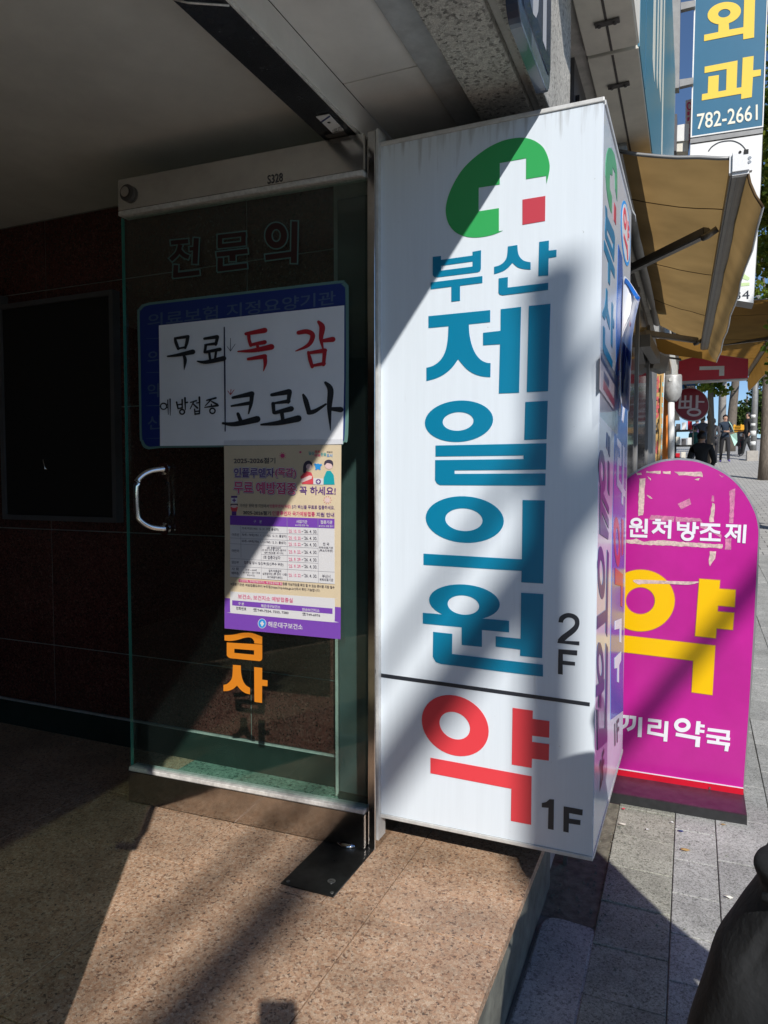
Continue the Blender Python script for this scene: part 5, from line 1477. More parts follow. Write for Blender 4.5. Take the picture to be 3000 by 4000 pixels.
v2p('character', [[[(560, 1758), (720, 1748), (720, 1785), (552, 1800)]]], plain('pale_green_vinyl', (.55, .70, .35), .5))
text('digits', '34', (540, 1960), (720, 1950), 105, PV, M['black'], vs2, .004, .0, k4)
# steel post and stays that carry the vertical signs
ps2 = thing('sign_post', 'grey steel post with two stays carrying the vertical signs', 'post', tuple(PY(8.4).pt(2630, 600)))
P8 = PY(8.4)
plate('post', [[[(225, -300), (345, -300), (325, 1080), (245, 1090)]]], P8, M['grey_metal'], ps2, 0, .12, g5)
plate('pole', [[[(255, 1090), (272, 1090), (262, 1410), (245, 1410)]]], P8, M['signyellow'], ps2, -.02, .02, g5)
plate('junction_box', [[[(215, 1415), (300, 1405), (290, 1860), (200, 1860)]]], P8, M['shopdark'], ps2, .02, .2, g5)
for a_, b_, c_, d_ in ((330, 980, 500, 955), (345, 30, 525, 0)):
    plate('stay', [[[(a_, b_), (c_, d_), (c_, d_ + 75), (a_, b_ + 90)]]], P8, M['grey_metal'], ps2, -.03, .06, g5)
wb = thing('wall_unit', 'small white wall box below the steel post', 'wall box', tuple(PY(8.6).pt(2665, 590)))
plate('cover', [[[(305, 1545), (450, 1520), (440, 1730), (295, 1745)]]], PY(8.6), M['white'], wb, 0, .2, g5)
plate('lower_case', [[[(296, 1750), (440, 1735), (435, 1870), (290, 1870)]]], PY(8.6), M['underside'], wb, -.02, .18, g5)
pb = thing('hanging_banner', 'narrow white banner with pink print beside the blue vertical sign', 'banner', tuple(PY(8.9).pt(2692, 590)))
plate('cloth', [[[(405, 1240), (485, 1218), (470, 1700), (440, 1870), (400, 1870)]]], PY(8.9), M['pinkbanner'], pb, 0, .01, g5)
for k in range(6):
    plate('print', [[[(425, 1380 + 70 * k), (455, 1374 + 70 * k), (452, 1420 + 70 * k), (424, 1426 + 70 * k)]]], PY(8.9), M['p_pink'], pb, .003, 0, g5)
plate('print', [[ell(450, 1310, 34, 52, n=24), ell(452, 1310, 20, 34, n=20)]], PY(8.9), M['p_pink'], pb, .003, 0, g5)

# ================================================================== STREET: poles, cables, trees
up = thing('utility_pole', 'pale concrete utility pole far up the pavement', 'pole', (PY(35).pt(2818, 1700).x, 35, gz(35)))
tube('shaft', [(up.location.x, 35, gz(35) - .3), (up.location.x + .02, 35, gz(35) + 5), (up.location.x + .03, 35, gz(35) + 11)], [.17, .15, .11], M['concpole'], up, 18)
bar('crossarm', (up.location.x - .8, 35, gz(35) + 10.3), (up.location.x + .9, 35, gz(35) + 10.3), .08, .08, M['grey_metal'], up)
gp_ = PY(29.5)
sp_ = thing('street_pole', 'grey steel street pole with pasted stickers on a concrete foot', 'pole', (gp_.pt(2940, 1842).x, 29.5, gz(29.5)))
x_ = sp_.location.x
tube('shaft', [(x_, 29.5, gz(29.5)), (x_ + .02, 29.5, gz(29.5) + 2.2), (x_ + .03, 29.5, gz(29.5) + 6)], [.105, .10, .085], M['grey_metal'], sp_, 18)
box('foot', x_ - .22, x_ + .16, 29.3, 29.72, gz(29.5) - .1, gz(29.5) + .35, M['concpole'], sp_, .02)
for k, (z_, h_) in enumerate(((.55, .14), (.9, .18), (1.25, .1), (1.55, .12))):
    tube('sticker', [(x_ - .004, 29.495, gz(29.5) + z_), (x_ - .004, 29.495, gz(29.5) + z_ + h_)], .107 - .001 * k, M['white'], sp_, 18)
# pole and cables behind the viewer; their shade falls on sign and floor
lp = thing('street_pole', 'bare grey steel pole with a meter box by the kerb', 'pole', (3.40, -4.13, gz(-4) - .1))
tx_, ty_ = 3.43, -4.13
tube('shaft', [(tx_, ty_, gz(-4) - .2), (tx_, ty_, 6.757)], [.068, .058], M['grey_metal'], lp, 16)
tube('cap', [(tx_, ty_, 6.757), (tx_, ty_, 6.80), (tx_, ty_, 6.83)], [.07, .07, .03], M['grey_metal'], lp, 16)
box('meter_box', tx_ + .09, tx_ + .22, ty_ - .08, ty_ + .08, 1.0, 1.45, M['grey_metal'], lp, .01)
def cab(label, p, r):
    t = thing('overhead_cable', label, 'cable', (p[0], p[1], p[2]))
    def q(y): return (p[0] - .039 * (y - p[1]), y, p[2] + .0004 * (y - 0) ** 2 * .2)
    tube('strand', [q(y) for y in (-30, -20, -12, -6, 0, 8, 16, 25, 34.9)], r, M['rubber'], t, 8)
    return t
cab('thick black cable bundle running overhead along the kerb', (4.072, -5.049, 7.0), .07)
cab('thin black cable running overhead beside the thick bundle', (4.27, -5.44, 7.6), .022)
cab('black cable running overhead nearest the road', (4.80, -4.40, 7.0), .04)
bar('stay_arm', (up.location.x, 34.9, 7.3), (2.75, 34.9, 7.3), .07, .5, M['grey_metal'], up)

def leaf_cloud(name, blobs, n, size, mat, parent, seed):
    rnd = random.Random(seed)
    v, f = [], []
    wts = [b[3] * b[4] * b[5] for b in blobs]
    for _ in range(n):
        b = rnd.choices(blobs, wts)[0]
        while True:
            p = Vector((rnd.uniform(-1, 1), rnd.uniform(-1, 1), rnd.uniform(-1, 1)))
            if .25 < p.length < 1: break
        c = Vector((b[0] + p.x * b[3], b[1] + p.y * b[4], b[2] + p.z * b[5]))
        s_ = size * rnd.uniform(.6, 1.3)
        a = Vector((rnd.uniform(-1, 1), rnd.uniform(-1, 1), rnd.uniform(-.7, .7))).normalized()
        q = a.cross(Vector((rnd.uniform(-1, 1), rnd.uniform(-1, 1), rnd.uniform(-1, 1)))).normalized()
        i = len(v)
        v += [c, c + a * s_ * .6 + q * s_ * .5, c + a * s_ * 1.1 + q * s_ * .12, c + a * s_ * 1.1 - q * s_ * .12, c + a * s_ * .6 - q * s_ * .5]
        f.append((i, i + 1, i + 2, i + 3, i + 4))
    return rawmesh(name, v, f, mat, parent)

def tree(label, x, y, h, r0, trunk_h, blobs, n, size, mat, seed, lean=0.0, group=None):
    t = thing('street_tree', label, 'tree', (x, y, gz(y)), group)
    g = gz(y)
    rnd = random.Random(seed)
    bm = bmesh.new()
    pts, rs = [], []
    for i in range(9):
        a = i / 8
        pts.append((x + lean * a + rnd.uniform(-.02, .02) * (i > 0), y + rnd.uniform(-.02, .02), g - .1 + a * h * .8))
        rs.append(r0 * (1.25 if i == 0 else 1) * (1 - .75 * a))
    add_tube(bm, pts, rs, 14)
    for k in range(9):
        a = rnd.uniform(.35, .75)
        b0 = Vector((x + lean * a, y, g + a * h * .8))
        bl_ = blobs[k % len(blobs)]
        b1_ = Vector((bl_[0] + rnd.uniform(-.5, .5) * bl_[3], bl_[1] + rnd.uniform(-.5, .5) * bl_[4], bl_[2] + rnd.uniform(-.4, .4) * bl_[5]))
        add_tube(bm, [b0, (b0 + b1_) / 2 + Vector((0, 0, .12)), b1_], [r0 * .35, r0 * .2, r0 * .06], 7)
    bmobj('trunk', bm, M['bark'], t, True)
    leaf_cloud('crown', blobs, n, size, mat, t, seed)
    return t
def blobs_for(cx, cy, cz, rx, ry, rz, k, seed):
    rnd = random.Random(seed)
    out_ = []
    for _ in range(k):
        a = rnd.uniform(0, 6.28); q = rnd.uniform(.2, .8); zz = rnd.uniform(-.85, .85)
        w_ = math.sqrt(max(0, 1 - zz * zz))
        s_ = rnd.uniform(.22, .42)
        out_.append((cx + math.cos(a) * q * rx * w_, cy + math.sin(a) * q * ry * w_, cz + zz * rz, rx * s_, ry * s_, rz * s_ * .8))
    return out_
tree('leafy street tree leaning over the edge of the vertical signs', 1.95, 10.6, 8.2, .15, 2.5, blobs_for(1.62, 10.6, 4.9, 1.12, 1.2, 2.9, 80, 3), 34000, .085, M['leaf'], 31)
xt = PY(21.6).pt(2990, 1890).x
tree('street tree with rough grey bark standing beside the stickered pole', xt, 21.6, 8.5, .165, 3, blobs_for(xt + .5, 21.6, gz(21.6) + 6.0, 1.7, 1.6, 2.0, 26, 5), 7000, .12, M['leaf'], 32)
xt2 = PY(37).pt(2862, 1700).x
tree('slender leaning tree behind the concrete utility pole', xt2 - .15, 37, 10.5, .24, 4, blobs_for(xt2 - .6, 37, gz(37) + 6.6, 2.0, 1.8, 1.9, 26, 6), 7000, .15, M['leaf'], 33, lean=.5)
tree('broad green tree beyond the parked cars', PY(60).pt(2985, 1650).x + .4, 60, 7, .25, 2, blobs_for(PY(60).pt(2985, 1600).x + .6, 60, 5.6 + 1.3, 2.6, 2, 2.5, 30, 8), 8000, .2, M['leaf_dark'], 34)
tree('small round tree beyond the parked cars', PY(66).pt(2915, 1650).x, 66, 4.5, .2, 2, blobs_for(PY(66).pt(2915, 1650).x, 66, 6.2, 1.7, 1.5, 1.3, 18, 9), 4000, .2, M['leaf_dark'], 35)
tree('street tree half hidden behind the round maroon sign', PY(24).pt(2775, 1700).x, 24, 8, .12, 3, blobs_for(PY(24).pt(2800, 1500).x, 24, gz(24) + 4.4, 1.1, 1.2, 1.7, 24, 10) + blobs_for(PY(24).pt(2800, 1500).x, 24, gz(24) + 2.95, .8, .8, .55, 14, 11), 11000, .12, M['leaf'], 36)

# ================================================================== PEOPLE
def person(label, x, y, zf, h, face, cols_, pose='stand', arms=None, lean=0.0, hair=True, group=None, detail=False, extra=None):
    """one continuous skinned body; face = heading angle (0 looks towards -Y)"""
    t = thing('person', label, 'person', (x, y, zf), group)
    k = h / 1.70
    P_, R_, E_ = [], [], []
    def vtx(p, r):
        P_.append(Vector(p)); R_.append(r); return len(P_) - 1
    def edge(a, b): E_.append((a, b))
    # local frame: +X person's left as seen when looking along -Y, front = -Y
    L_ = lean
    pel = vtx((0, 0, .93), .125); wst = vtx((0, -.02 - L_ * .25, 1.08), .115); cst = vtx((0, -.02 - L_ * .7, 1.28), .135); upc = vtx((0, -L_ * .95, 1.40), .105)
    nk = vtx((0, -.01 - L_ * 1.05, 1.475), .05); jw = vtx((0, -.025 - L_ * 1.12, 1.54), .068); hd_ = vtx((0, -.01 - L_ * 1.15, 1.615), .088); tp = vtx((0, -.0 - L_ * 1.15, 1.66), .06)
    for a, b in ((pel, wst), (wst, cst), (cst, upc), (upc, nk), (nk, jw), (jw, hd_), (hd_, tp)): edge(a, b)
    arms = arms or {}
    joints = {}
    for s_, nm in ((1, 'l'), (-1, 'r')):
        sh_ = vtx((.165 * s_, -L_ * .92, 1.385), .072)
        el_p, wr_p = arms.get(nm, ((.235 * s_, .03 - L_ * .6, 1.12), (.24 * s_, -.05 - L_ * .7, .90)))
        el = vtx(el_p, .052); wr = vtx(wr_p, .036)
        dirv = (Vector(wr_p) - Vector(el_p)).normalized()
        ha = vtx(Vector(wr_p) + dirv * .06, .038); fi = vtx(Vector(wr_p) + dirv * .13, .022)
        for a, b in ((upc, sh_), (sh_, el), (el, wr), (wr, ha), (ha, fi)): edge(a, b)
        joints[nm] = (ha, fi)
        st_ = {'stand': 0, 'walk': .16 * s_}.get(pose, 0)
        hp_ = vtx((.09 * s_, 0, .88), .098); kn = vtx((.10 * s_, -.03 - st_ * .8, .49), .066); an_ = vtx((.10 * s_, .02 - st_ * 1.5, .09), .045); to = vtx((.115 * s_, -.13 - st_ * 1.5, .035), .036)
        for a, b in ((pel, hp_), (hp_, kn), (kn, an_), (an_, to)): edge(a, b)
    rot = Matrix.Rotation(face, 3, 'Z')
    me = bpy.data.meshes.new('body')
    me.from_pydata([tuple(rot @ (p * k) + Vector((x, y, zf))) for p in P_], E_, [])
    o = bpy.data.objects.new('body', me)
    col.objects.link(o)
    md = o.modifiers.new('skin', 'SKIN')
    if not me.skin_vertices: 
        me.attributes  # skin layer appears with the modifier
    lay = me.skin_vertices[0].data if me.skin_vertices else None
    if lay is None:
        bpy.context.view_layer.objects.active = o
        bpy.ops.object.modifier_add(type='SKIN') if False else None
    for i, r in enumerate(R_):
        me.skin_vertices[0].data[i].radius = (r * k, r * k)
    me.skin_vertices[0].data[0].use_root = True
    sb = o.modifiers.new('sub', 'SUBSURF'); sb.levels = 2; sb.render_levels = 2
    dg = bpy.context.evaluated_depsgraph_get()
    me2 = bpy.data.meshes.new_from_object(o.evaluated_get(dg))
    bpy.data.objects.remove(o); bpy.data.meshes.remove(me)
    me2.name = 'body'
    for m_ in (cols_['top'], cols_['legs'], M['skin'], cols_.get('shoe', M['shoe'])): me2.materials.append(m_)
    inv = rot.inverted()
    hands = [P_[j] for q in joints.values() for j in q]
    for p in me2.polygons:
        c_ = inv @ (p.center - Vector((x, y, zf))) / k
        mi = 0
        if c_.z < .085: mi = 3
        elif c_.z < .90 and abs(c_.x) < .23: mi = 1
        if c_.z > 1.475: mi = 2
        if min((c_ - q).length for q in hands) < .075: mi = 2
        p.material_index = mi
        p.use_smooth = True
    body = bpy.data.objects.new('body', me2)
    col.objects.link(body)
    attach(body, t)
    def loc(p): return rot @ (Vector(p) * k) + Vector((x, y, zf))
    if hair:
        bm = bmesh.new()
        bmesh.ops.create_uvsphere(bm, u_segments=20, v_segments=14, radius=1)
        hz = 1.622
        for q in list(bm.verts):
            if q.co.z < -.75 or (q.co.y < -.45 and q.co.z < .28): bm.verts.remove(q)
        for q in bm.verts:
            s2 = 1 + .05 * math.sin(q.co.x * 9 + q.co.z * 7)
            q.co = loc((q.co.x * .094 * s2, -L_ * 1.15 + q.co.y * .105 * s2 - .002, hz + q.co.z * .108 * s2))
        bmobj('hair', bm, cols_.get('hair', M['hair']), t, True)
    if detail:
        yf = -L_ * 1.12 - .095
        for sx in (-1, 1):
            disc('eye', loc((.032 * sx, yf + .012, 1.60)), rot @ Vector((0, -1, 0)), .009, .004, M['hair'], t, 10)
        tube('nose', [loc((0, yf + .012, 1.60)), loc((0, yf - .012, 1.572))], [.007, .013], M['skin'], t, 8)
        tube('mouth', [loc((-.022, yf + .012, 1.54)), loc((0, yf + .004, 1.537)), loc((.022, yf + .012, 1.54))], .005, M['redv'], t, 6)
    return t, loc

behind = {'l': ((.20, .12, 1.13), (.06, .17, .98)), 'r': ((-.20, .12, 1.13), (-.04, .17, .98))}
fwdarm = {'l': ((.23, -.04, 1.12), (.08, -.26, 1.10)), 'r': ((-.23, -.04, 1.12), (-.06, -.26, 1.10))}
def at(px, Y): return PY(Y).pt(px, 1700).x
pi = math.pi
# walkers on the pavement
y_ = 28.6
person('person in a navy jacket reading a phone while walking down the pavement', at(2832, y_), y_, gz(y_), 1.70, .1, {'top': cloth('navy', (.02, .035, .06)), 'legs': cloth('black', (.02, .02, .024)), 'shoe': cloth('violet', (.12, .10, .35))}, 'walk', fwdarm, detail=True)
bag = thing('shoulder_bag', 'pale mint cloth bag hanging from the phone reader', 'bag', (at(2868, 28.6), 28.6, gz(28.6) + .75))
bx_ = bag.location.x
mk('cloth', [(bx_ - .13, 28.55, gz(y_) + 1.0), (bx_ + .08, 28.5, gz(y_) + 1.06), (bx_ + .11, 28.62, gz(y_) + .74), (bx_ + .02, 28.58, gz(y_) + .58), (bx_ - .13, 28.66, gz(y_) + .98), (bx_ + .09, 28.66, gz(y_) + 1.03), (bx_ + .09, 28.7, gz(y_) + .74), (bx_ + .02, 28.68, gz(y_) + .6)],
   [(0, 1, 2, 3), (4, 7, 6, 5), (0, 4, 5, 1), (1, 5, 6, 2), (2, 6, 7, 3), (3, 7, 4, 0)], M['mint'], bag)
tube('strap', [(bx_ + .0, 28.55, gz(y_) + 1.03), (bx_ - .1, 28.42, gz(y_) + 1.3), (bx_ - .18, 28.5, gz(y_) + 1.46)], .015, M['mint'], bag, 6)
y_ = 27.0
person('person in a dark grey jacket walking away with hands behind the back', at(2785, y_), y_, gz(y_), 1.62, pi, {'top': cloth('charcoal', (.07, .065, .07)), 'legs': cloth('black', (.02, .02, .024)), 'shoe': M['white']}, 'walk', behind, lean=.10)
y_ = 25.0
person('person in a bottle-green hooded top seen from behind', at(2715, y_), y_, gz(y_), 1.42, pi + .2, {'top': cloth('green', (.02, .10, .085)), 'legs': cloth('slate', (.06, .065, .09))}, 'stand', behind, lean=.05)
y_ = 26.5
person('tall person in a slate jacket standing behind the green hooded top', at(2743, y_), y_, gz(y_), 1.72, pi - .2, {'top': cloth('slate2', (.09, .09, .11)), 'legs': cloth('black', (.02, .02, .024))}, 'stand')
y_ = 13.5
person('person in all black with rounded shoulders close behind the magenta sign', at(2742, y_), y_, gz(y_), 1.44, pi, {'top': M['coat'], 'legs': M['coat']}, 'stand', {'l': ((.24, -.02, 1.10), (.18, -.2, .98)), 'r': ((-.24, -.02, 1.10), (-.18, -.2, .98))}, lean=.06)
y_ = 30.5
person('person with a lilac hat walking up the pavement', at(2722, y_), y_, gz(y_), 1.60, pi, {'top': cloth('plum', (.10, .07, .16)), 'legs': cloth('slate', (.06, .065, .09)), 'hair': cloth('lilac', (.30, .24, .50))}, 'walk')
y_ = 33.5
person('person in a white top beyond the grey jacket walker', at(2768, y_), y_, gz(y_), 1.68, pi + .3, {'top': cloth('white', (.55, .55, .56)), 'legs': cloth('black', (.02, .02, .024))}, 'walk')
y_ = 31.5
person('person in black standing by the delivery motorbike', at(2921, y_), y_, gz(y_), 1.72, -1.2, {'top': M['coat'], 'legs': M['coat']}, 'walk', hair=True)

# delivery motorbike with a crate
yb_ = 32.4
xb_ = at(2893, yb_)
gb_ = gz(yb_)
mb = thing('delivery_motorbike', 'dark delivery motorbike parked by the pavement edge', 'motorbike', (xb_, yb_, gb_))
for dy_ in (-.6, .62):
    wv = bmesh.new()
    rg = [Vector((xb_, yb_ + dy_ + .25 * math.cos(a * pi / 10), gb_ + .29 + .25 * math.sin(a * pi / 10))) for a in range(21)]
    add_tube(wv, rg, .045, 8, cap=False)
    wheel = bmobj('wheel', wv, M['rubber'], mb, True)
    disc('hub', (xb_ - .03, yb_ + dy_, gb_ + .29), (1, 0, 0), .07, .06, M['alu'], wheel, 14)
tube('frame', [(xb_, yb_ - .6, gb_ + .3), (xb_, yb_ - .45, gb_ + .75), (xb_, yb_ - .1, gb_ + .45), (xb_, yb_ + .3, gb_ + .5), (xb_, yb_ + .62, gb_ + .3)], .04, M['redsign'], mb, 8)
tube('handlebar', [(xb_ - .32, yb_ - .4, gb_ + 1.0), (xb_, yb_ - .48, gb_ + .98), (xb_ + .32, yb_ - .4, gb_ + 1.0)], .018, M['rubber'], mb, 8)
hexa('seat', [(xb_ - .13, yb_ - .1, gb_ + .68), (xb_ + .13, yb_ - .1, gb_ + .68), (xb_ + .13, yb_ + .5, gb_ + .7), (xb_ - .13, yb_ + .5, gb_ + .7), (xb_ - .11, yb_ - .08, gb_ + .8), (xb_ + .11, yb_ - .08, gb_ + .8), (xb_ + .13, yb_ + .5, gb_ + .82), (xb_ - .13, yb_ + .5, gb_ + .82)], M['rubber'], mb, .03)
hexa('fairing', [(xb_ - .2, yb_ - .5, gb_ + .35), (xb_ + .2, yb_ - .5, gb_ + .35), (xb_ + .15, yb_ - .4, gb_ + .35), (xb_ - .15, yb_ - .4, gb_ + .35), (xb_ - .16, yb_ - .56, gb_ + .95), (xb_ + .16, yb_ - .56, gb_ + .95), (xb_ + .12, yb_ - .46, gb_ + .95), (xb_ - .12, yb_ - .46, gb_ + .95)], M['shopdark'], mb, .02)
disc('headlight', (xb_, yb_ - .58, gb_ + .8), (0, -1, 0), .07, .04, M['white'], mb, 14)
cr = thing('crate', 'yellow plastic crate on the delivery motorbike', 'crate', (xb_, yb_ - .1, gb_ + .84))
cz0, cz1 = gb_ + .83, gb_ + 1.22
y0c, y1c, x0c, x1c = yb_ - .35, yb_ + .15, xb_ - .29, xb_ + .29
for k in range(6):
    z0_ = cz0 + (cz1 - cz0) * k / 6
    bm = bmesh.new()
    for a in ((x0c, x1c, y0c, y0c + .02), (x0c, x1c, y1c - .02, y1c), (x0c, x0c + .02, y0c + .0205, y1c - .0205), (x1c - .02, x1c, y0c + .0205, y1c - .0205)):
        add_box(bm, a[0], a[1], a[2], a[3], z0_ + .008, z0_ + .055)
    bmobj('slat', bm, M['crate'], cr)
for a in (x0c + .02, -.02 + (x0c + x1c) / 2, x1c - .06):
    box('rib', a, a + .04, y0c - .008, y0c - .0005, cz0, cz1 + .02, M['crate'], cr)
box('bottom', x0c, x1c, y0c, y1c, cz0 - .012, cz0 + .006, M['crate'], cr)

# parked cars far up
def car(label, x, y, mat, l=4.3, wd=1.75, hh=1.5):
    g = gz(y) - .15
    t = thing('parked_car', label, 'car', (x, y, g))
    bm = bmesh.new()
    prof_ = [(-l / 2, .35), (-l / 2, .75), (-l / 2 + .9, .9), (-l / 2 + 1.5, hh - .03), (l / 2 - 1.0, hh), (l / 2 - .15, .95), (l / 2, .85), (l / 2, .35)]
    A_ = [bm.verts.new((x - wd / 2 * (1 if z < 1 else .86), y + a, g + z)) for a, z in prof_]
    B2_ = [bm.verts.new((x + wd / 2 * (1 if z < 1 else .86), y + a, g + z)) for a, z in prof_]
    bm.faces.new(A_); bm.faces.new(B2_[::-1])
    for i in range(len(prof_)):
        j = (i + 1) % len(prof_)
        bm.faces.new((A_[i], B2_[i], B2_[j], A_[j]))
    bmesh.ops.bevel(bm, geom=list(bm.edges), offset=.06, segments=2, affect='EDGES')
    bmobj('body', bm, mat, t)
    mk('windscreen', [(x - wd * .40, y - l / 2 + 1.0, g + .97), (x + wd * .40, y - l / 2 + 1.0, g + .97), (x + wd * .36, y - l / 2 + 1.42, g + hh - .12), (x - wd * .36, y - l / 2 + 1.42, g + hh - .12)], [(0, 1, 2, 3)], M['shopglass'], t).location = (0, -.05, .03)
    for sx in (-1, 1):
        for q in (-l / 2 + .75, l / 2 - .8):
            w_ = disc('wheel', (x + sx * (wd / 2 - .2), y + q, g + .31), (sx, 0, 0), .31, .22, M['rubber'], t, 20)
            disc('rim', (x + sx * (wd / 2 + .02), y + q, g + .31), (sx, 0, 0), .19, .01, M['alu'], w_, 14)
        disc('headlight', (x + sx * .62, y - l / 2 - .0, g + .7), (0, -1, 0), .1, .03, M['white'], t, 12)
    return t
car('grey parked car beyond the delivery motorbike', 6.0, 47, plain('car_grey', (.20, .20, .21), .25, .4, coat=.5))
car('dark parked car further along the road', 6.2, 56, plain('car_dark', (.04, .04, .045), .2, .4, coat=.5))

# ------------------------------------------------------------------ bystander in a black coat beside the photographer
XB, YBP = .43, 1.0
zf = gz(YBP)
tb, locB = person('short person in a long black coat standing on the pavement by the step', XB, YBP, zf, 1.57, pi - .15, {'top': M['coat'], 'legs': M['coat']}, 'stand',
                  {'l': ((.23, .0, 1.12), (.22, -.10, .93)), 'r': ((-.23, -.0, 1.12), (-.22, -.10, .93))})
from mathutils import noise as mnoise
def cloth_loft(name, rows, yc, mat, parent, amp, NS=72, depth=lambda z: .13):
    """soft garment or bag: rows of (z, left x, right x), folded by noise"""
    bm = bmesh.new()
    rings_ = []
    for z_, xl_, xr_ in smooth(rows, 3):
        rg = []
        c_, a_r = (xl_ + xr_) / 2, (xr_ - xl_) / 2
        for i in range(NS):
            a = 2 * pi * i / NS
            cc, ss = math.cos(a), math.sin(a)
            p_ = Vector((c_ + a_r * math.copysign(abs(cc) ** .8, cc), yc + depth(z_) * ss, z_))
            fold = mnoise.noise(Vector((p_.x * 9 + z_ * 5, p_.y * 5, z_ * 3.2))) * amp + mnoise.noise(Vector((p_.x * 22 - z_ * 9, p_.y * 14, z_ * 9))) * amp * .3
            fold *= (.25 if cc < -.8 else 1)
            rg.append(bm.verts.new(p_ + Vector((cc * .4, ss, 0)) * fold))
        rings_.append(rg)
    for a_, b_ in zip(rings_, rings_[1:]):
        for i in range(NS): bm.faces.new((a_[i], a_[(i + 1) % NS], b_[(i + 1) % NS], b_[i]))
    bm.faces.new(rings_[0]); bm.faces.new(rings_[-1][::-1])
    return bmobj(name, bm, mat, parent, True)
def up_(z): return zf + (z - zf) * 1.57 / 1.41
ct = cloth_loft('coat', [(up_(z_), a_, b_) for z_, a_, b_ in ((.955, .35, .51), (.93, .29, .57), (.885, .258, .602), (.80, .252, .608), (.68, .262, .60), (.55, .268, .595), (.40, .258, .605), (.25, .245, .618), (.10, .235, .63), (.04, .235, .63))], 1.0, M['coat'], tb, .02, depth=lambda z: .115 if z > 1.03 else .135)
tube('collar', [(x_, q_, up_(z_)) for x_, q_, z_ in ((.37, .93, .955), (.43, .905, .965), (.49, .93, .955), (.50, 1.0, .975), (.43, 1.07, .985), (.36, 1.0, .975), (.37, .93, .955))], .022, M['coat'], ct, 8)
for sx, xa in ((1, .60), (-1, .262)):
    bm = bmesh.new()
    add_tube(bm, [locB((.165 * sx * -1, 0, 1.39)), locB((.235 * sx * -1, 0, 1.12)), locB((.225 * sx * -1, -.09, .95))], [.075, .066, .058], 14)
    bmobj('sleeve', bm, M['coat'], ct, True)
# large limp cloth bag hanging at the coat's side over the kerb
bgb = thing('cloth_bag', 'large limp black cloth bag hanging beside the long black coat', 'bag', (.17, 1.0, .1))
bag_rows = [(.640, .22, .29), (.632, .13, .30), (.622, .087, .30), (.610, .079, .305), (.594, .086, .305), (.575, .077, .31), (.558, .067, .31), (.53, .053, .31), (.50, .038, .31), (.454, .026, .31), (.40, .012, .31), (.36, .006, .31), (.28, .0, .31), (.16, .02, .30), (.09, .07, .27)]
bgm = cloth_loft('body', bag_rows, .97, M['bagcloth'], bgb, .03, depth=lambda z: .10 if z < .6 else .07)
tube('strap', [(.16, .93, .62), (.22, .92, .74), (.275, .955, .95), (.30, 1.0, 1.03), (.28, 1.05, .94), (.22, 1.03, .76), (.17, 1.0, .62)], .011, M['bagcloth'], bgm, 8)
tube('hem', [(.085, .905, .605), (.15, .893, .612), (.24, .893, .60), (.30, .91, .59)], .006, M['bagcloth'], bgm, 8)

# the photographer: short, phone raised in both hands
PXh, PYh = .13, -.34
zp = gz(PYh)
kk = 1.42 / 1.7
th_ = math.pi + YAW
ri = Matrix.Rotation(th_, 3, 'Z').inverted()
ph_c = EYE - FWD * .014 - UPV * .095
def loc_in(wp): return tuple((ri @ (Vector(wp) - Vector((PXh, PYh, zp)))) / kk)
wl = loc_in(ph_c - RGT * .055 - UPV * .14 - FWD * .06); wr_ = loc_in(ph_c + RGT * .055 - UPV * .14 - FWD * .06)
tpn, locP = person('short person holding up a phone, in a grey jacket, facing the door', PXh, PYh, zp, 1.42, th_, {'top': cloth('slate2', (.09, .09, .11)), 'legs': cloth('black', (.02, .02, .024))}, 'stand',
       {'l': ((.25, -.16, 1.16), wl if wl[0] > 0 else wr_), 'r': ((-.25, -.16, 1.16), wr_ if wl[0] > 0 else wl)}, detail=True)
bm = bmesh.new()
for sgn in (-1, 1):
    for q in range(4):
        b0 = ph_c + RGT * .05 * sgn - UPV * (.03 + .02 * q) - FWD * .03
        add_tube(bm, [b0, b0 + RGT * .012 * sgn + FWD * .01, b0 - RGT * .004 * sgn + FWD * .026], [.009, .009, .007], 8)
    b0 = ph_c + RGT * .03 * sgn - UPV * .09 - FWD * .035
    add_tube(bm, [b0, b0 - RGT * .008 * sgn + UPV * .03 + FWD * .012, b0 - RGT * .012 * sgn + UPV * .055 + FWD * .016], [.011, .010, .008], 8)
bmobj('fingers', bm, M['skin'], tpn, True)
fo = thing('smartphone', 'black smartphone held up in both hands', 'phone', tuple(ph_c))
c0 = ph_c
hexa('body', [c0 - RGT * .039 - UPV * .08 - FWD * .008, c0 + RGT * .039 - UPV * .08 - FWD * .008, c0 + RGT * .039 - UPV * .08, c0 - RGT * .039 - UPV * .08,
              c0 - RGT * .039 + UPV * .08 - FWD * .008, c0 + RGT * .039 + UPV * .08 - FWD * .008, c0 + RGT * .039 + UPV * .08, c0 - RGT * .039 + UPV * .08], M['rubber'], fo, .003)

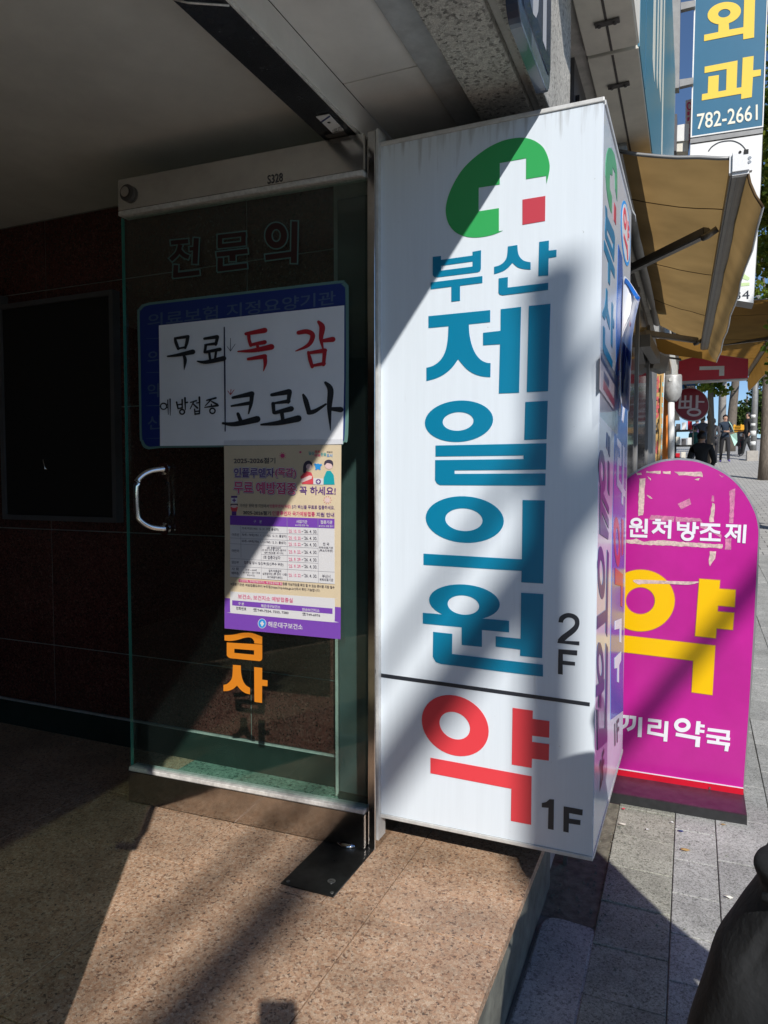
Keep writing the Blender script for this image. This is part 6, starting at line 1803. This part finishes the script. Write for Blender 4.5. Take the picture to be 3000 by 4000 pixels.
# leaf litter, chips and butts on the pavement
def debris(label, pts, mat, r, n=6):
    t = thing('leaf' if 'leaf' in label else 'litter', label, 'leaf' if 'leaf' in label else 'litter', tuple(pts))
    bm = bmesh.new()
    c_ = Vector(pts)
    ring_ = []
    for i in range(n):
        a = 2 * pi * i / n
        q = r * random.uniform(.6, 1.2)
        ring_.append(bm.verts.new(c_ + Vector((math.cos(a) * q * 1.4, math.sin(a) * q * .7, .003 + random.uniform(0, .004)))))
    top_ = bm.verts.new(c_ + Vector((0, 0, .008)))
    for i in range(n): bm.faces.new((ring_[i], ring_[(i + 1) % n], top_))
    bmobj('piece', bm, mat, t)
rr1 = reg(2400, 3100, 600 / 1475)
def on_walk(px, py_):
    d = ray(px, py_)
    y = 2.0
    for _ in range(20):
        t = (gz(y) - EYE.z) / d.z
        y = (EYE + d * t).y
    p = EYE + d * t
    return (p.x, p.y, p.z)
for lab, a, b, mt, r in (('cream scrap of paper on the mossy pavers', 75, 303, M['signcream'], .012), ('brown leaf lying on the pale paver', 670, 547, M['bin'], .013), ('white pebble on the mossy paver', 320, 356, M['white'], .006), ('blue-grey scrap beside the paver joint', 640, 372, M['navy'], .010),
                         ('ochre leaf tip beside the black coat', 1090, 1005, M['signcream'], .010), ('white chip in the joint beside the mossy paver', 552, 285, M['white'], .006), ('tan butt under the sign base', 1050, 310, M['bin'], .008), ('reddish chip near the sign base', 85, 155, M['redv'], .006)):
    debris(lab, on_walk(*rr1(a, b)), mt, r)
# loose grit in the gutter: uncountable
gr_v, gr_f = [], []
for _ in range(170):
    x_ = random.uniform(-.375, -.20); yy_ = random.uniform(2.06, 2.8)
    if random.random() < .25: x_, yy_ = random.uniform(-.2, .2), random.uniform(1.6, 2.8)
    s_ = random.uniform(.0015, .005)
    z_ = gz(yy_) + (-.008 if x_ < -.228 else .0)
    i = len(gr_v)
    gr_v += [(x_ - s_, yy_ - s_, z_), (x_ + s_, yy_ - s_ * .6, z_), (x_ + s_ * .3, yy_ + s_, z_), (x_, yy_, z_ + s_ * 1.3)]
    gr_f += [(i, i + 1, i + 3), (i + 1, i + 2, i + 3), (i + 2, i, i + 3)]
tag(rawmesh('grit', gr_v, gr_f, M['concrete']), 'fine grit and chips scattered in the gutter by the sign', 'grit', kind='stuff')

# goods rack outside the shop up the street
rk = thing('display_rack', 'black wire display rack with boxed goods outside the far shop', 'rack', (-.2, 19.5, gz(19.5)))
gk_ = gz(19.5)
for X in (-.38, .02):
    for Y in (19.2, 19.8):
        tube('post', [(X, Y, gk_), (X, Y, gk_ + 1.5)], .015, M['rubber'], rk, 8)
for k in range(4):
    box('shelf', -.39, .03, 19.19, 19.81, gk_ + .25 + .38 * k, gk_ + .27 + .38 * k, M['rubber'], rk)
for k in range(4):
    for j in range(3):
        gd = thing('goods_box', ['white', 'red', 'cream', 'black'][(j + k) % 4] + ' carton on the ' + ['lowest', 'second', 'third', 'top'][k] + ' shelf of the wire display rack', 'carton', (-.33 + .13 * j, 19.4, gk_ + .27 + .38 * k), 'cartons on the display rack')
        box('carton', -.375 + .135 * j, -.275 + .135 * j, 19.22, 19.6, gk_ + .271 + .38 * k, gk_ + .42 + .38 * k + .03 * ((j + k) % 3), [M['white'], M['redsign'], M['underside'], M['shopdark']][(j + k) % 4], gd, .004)
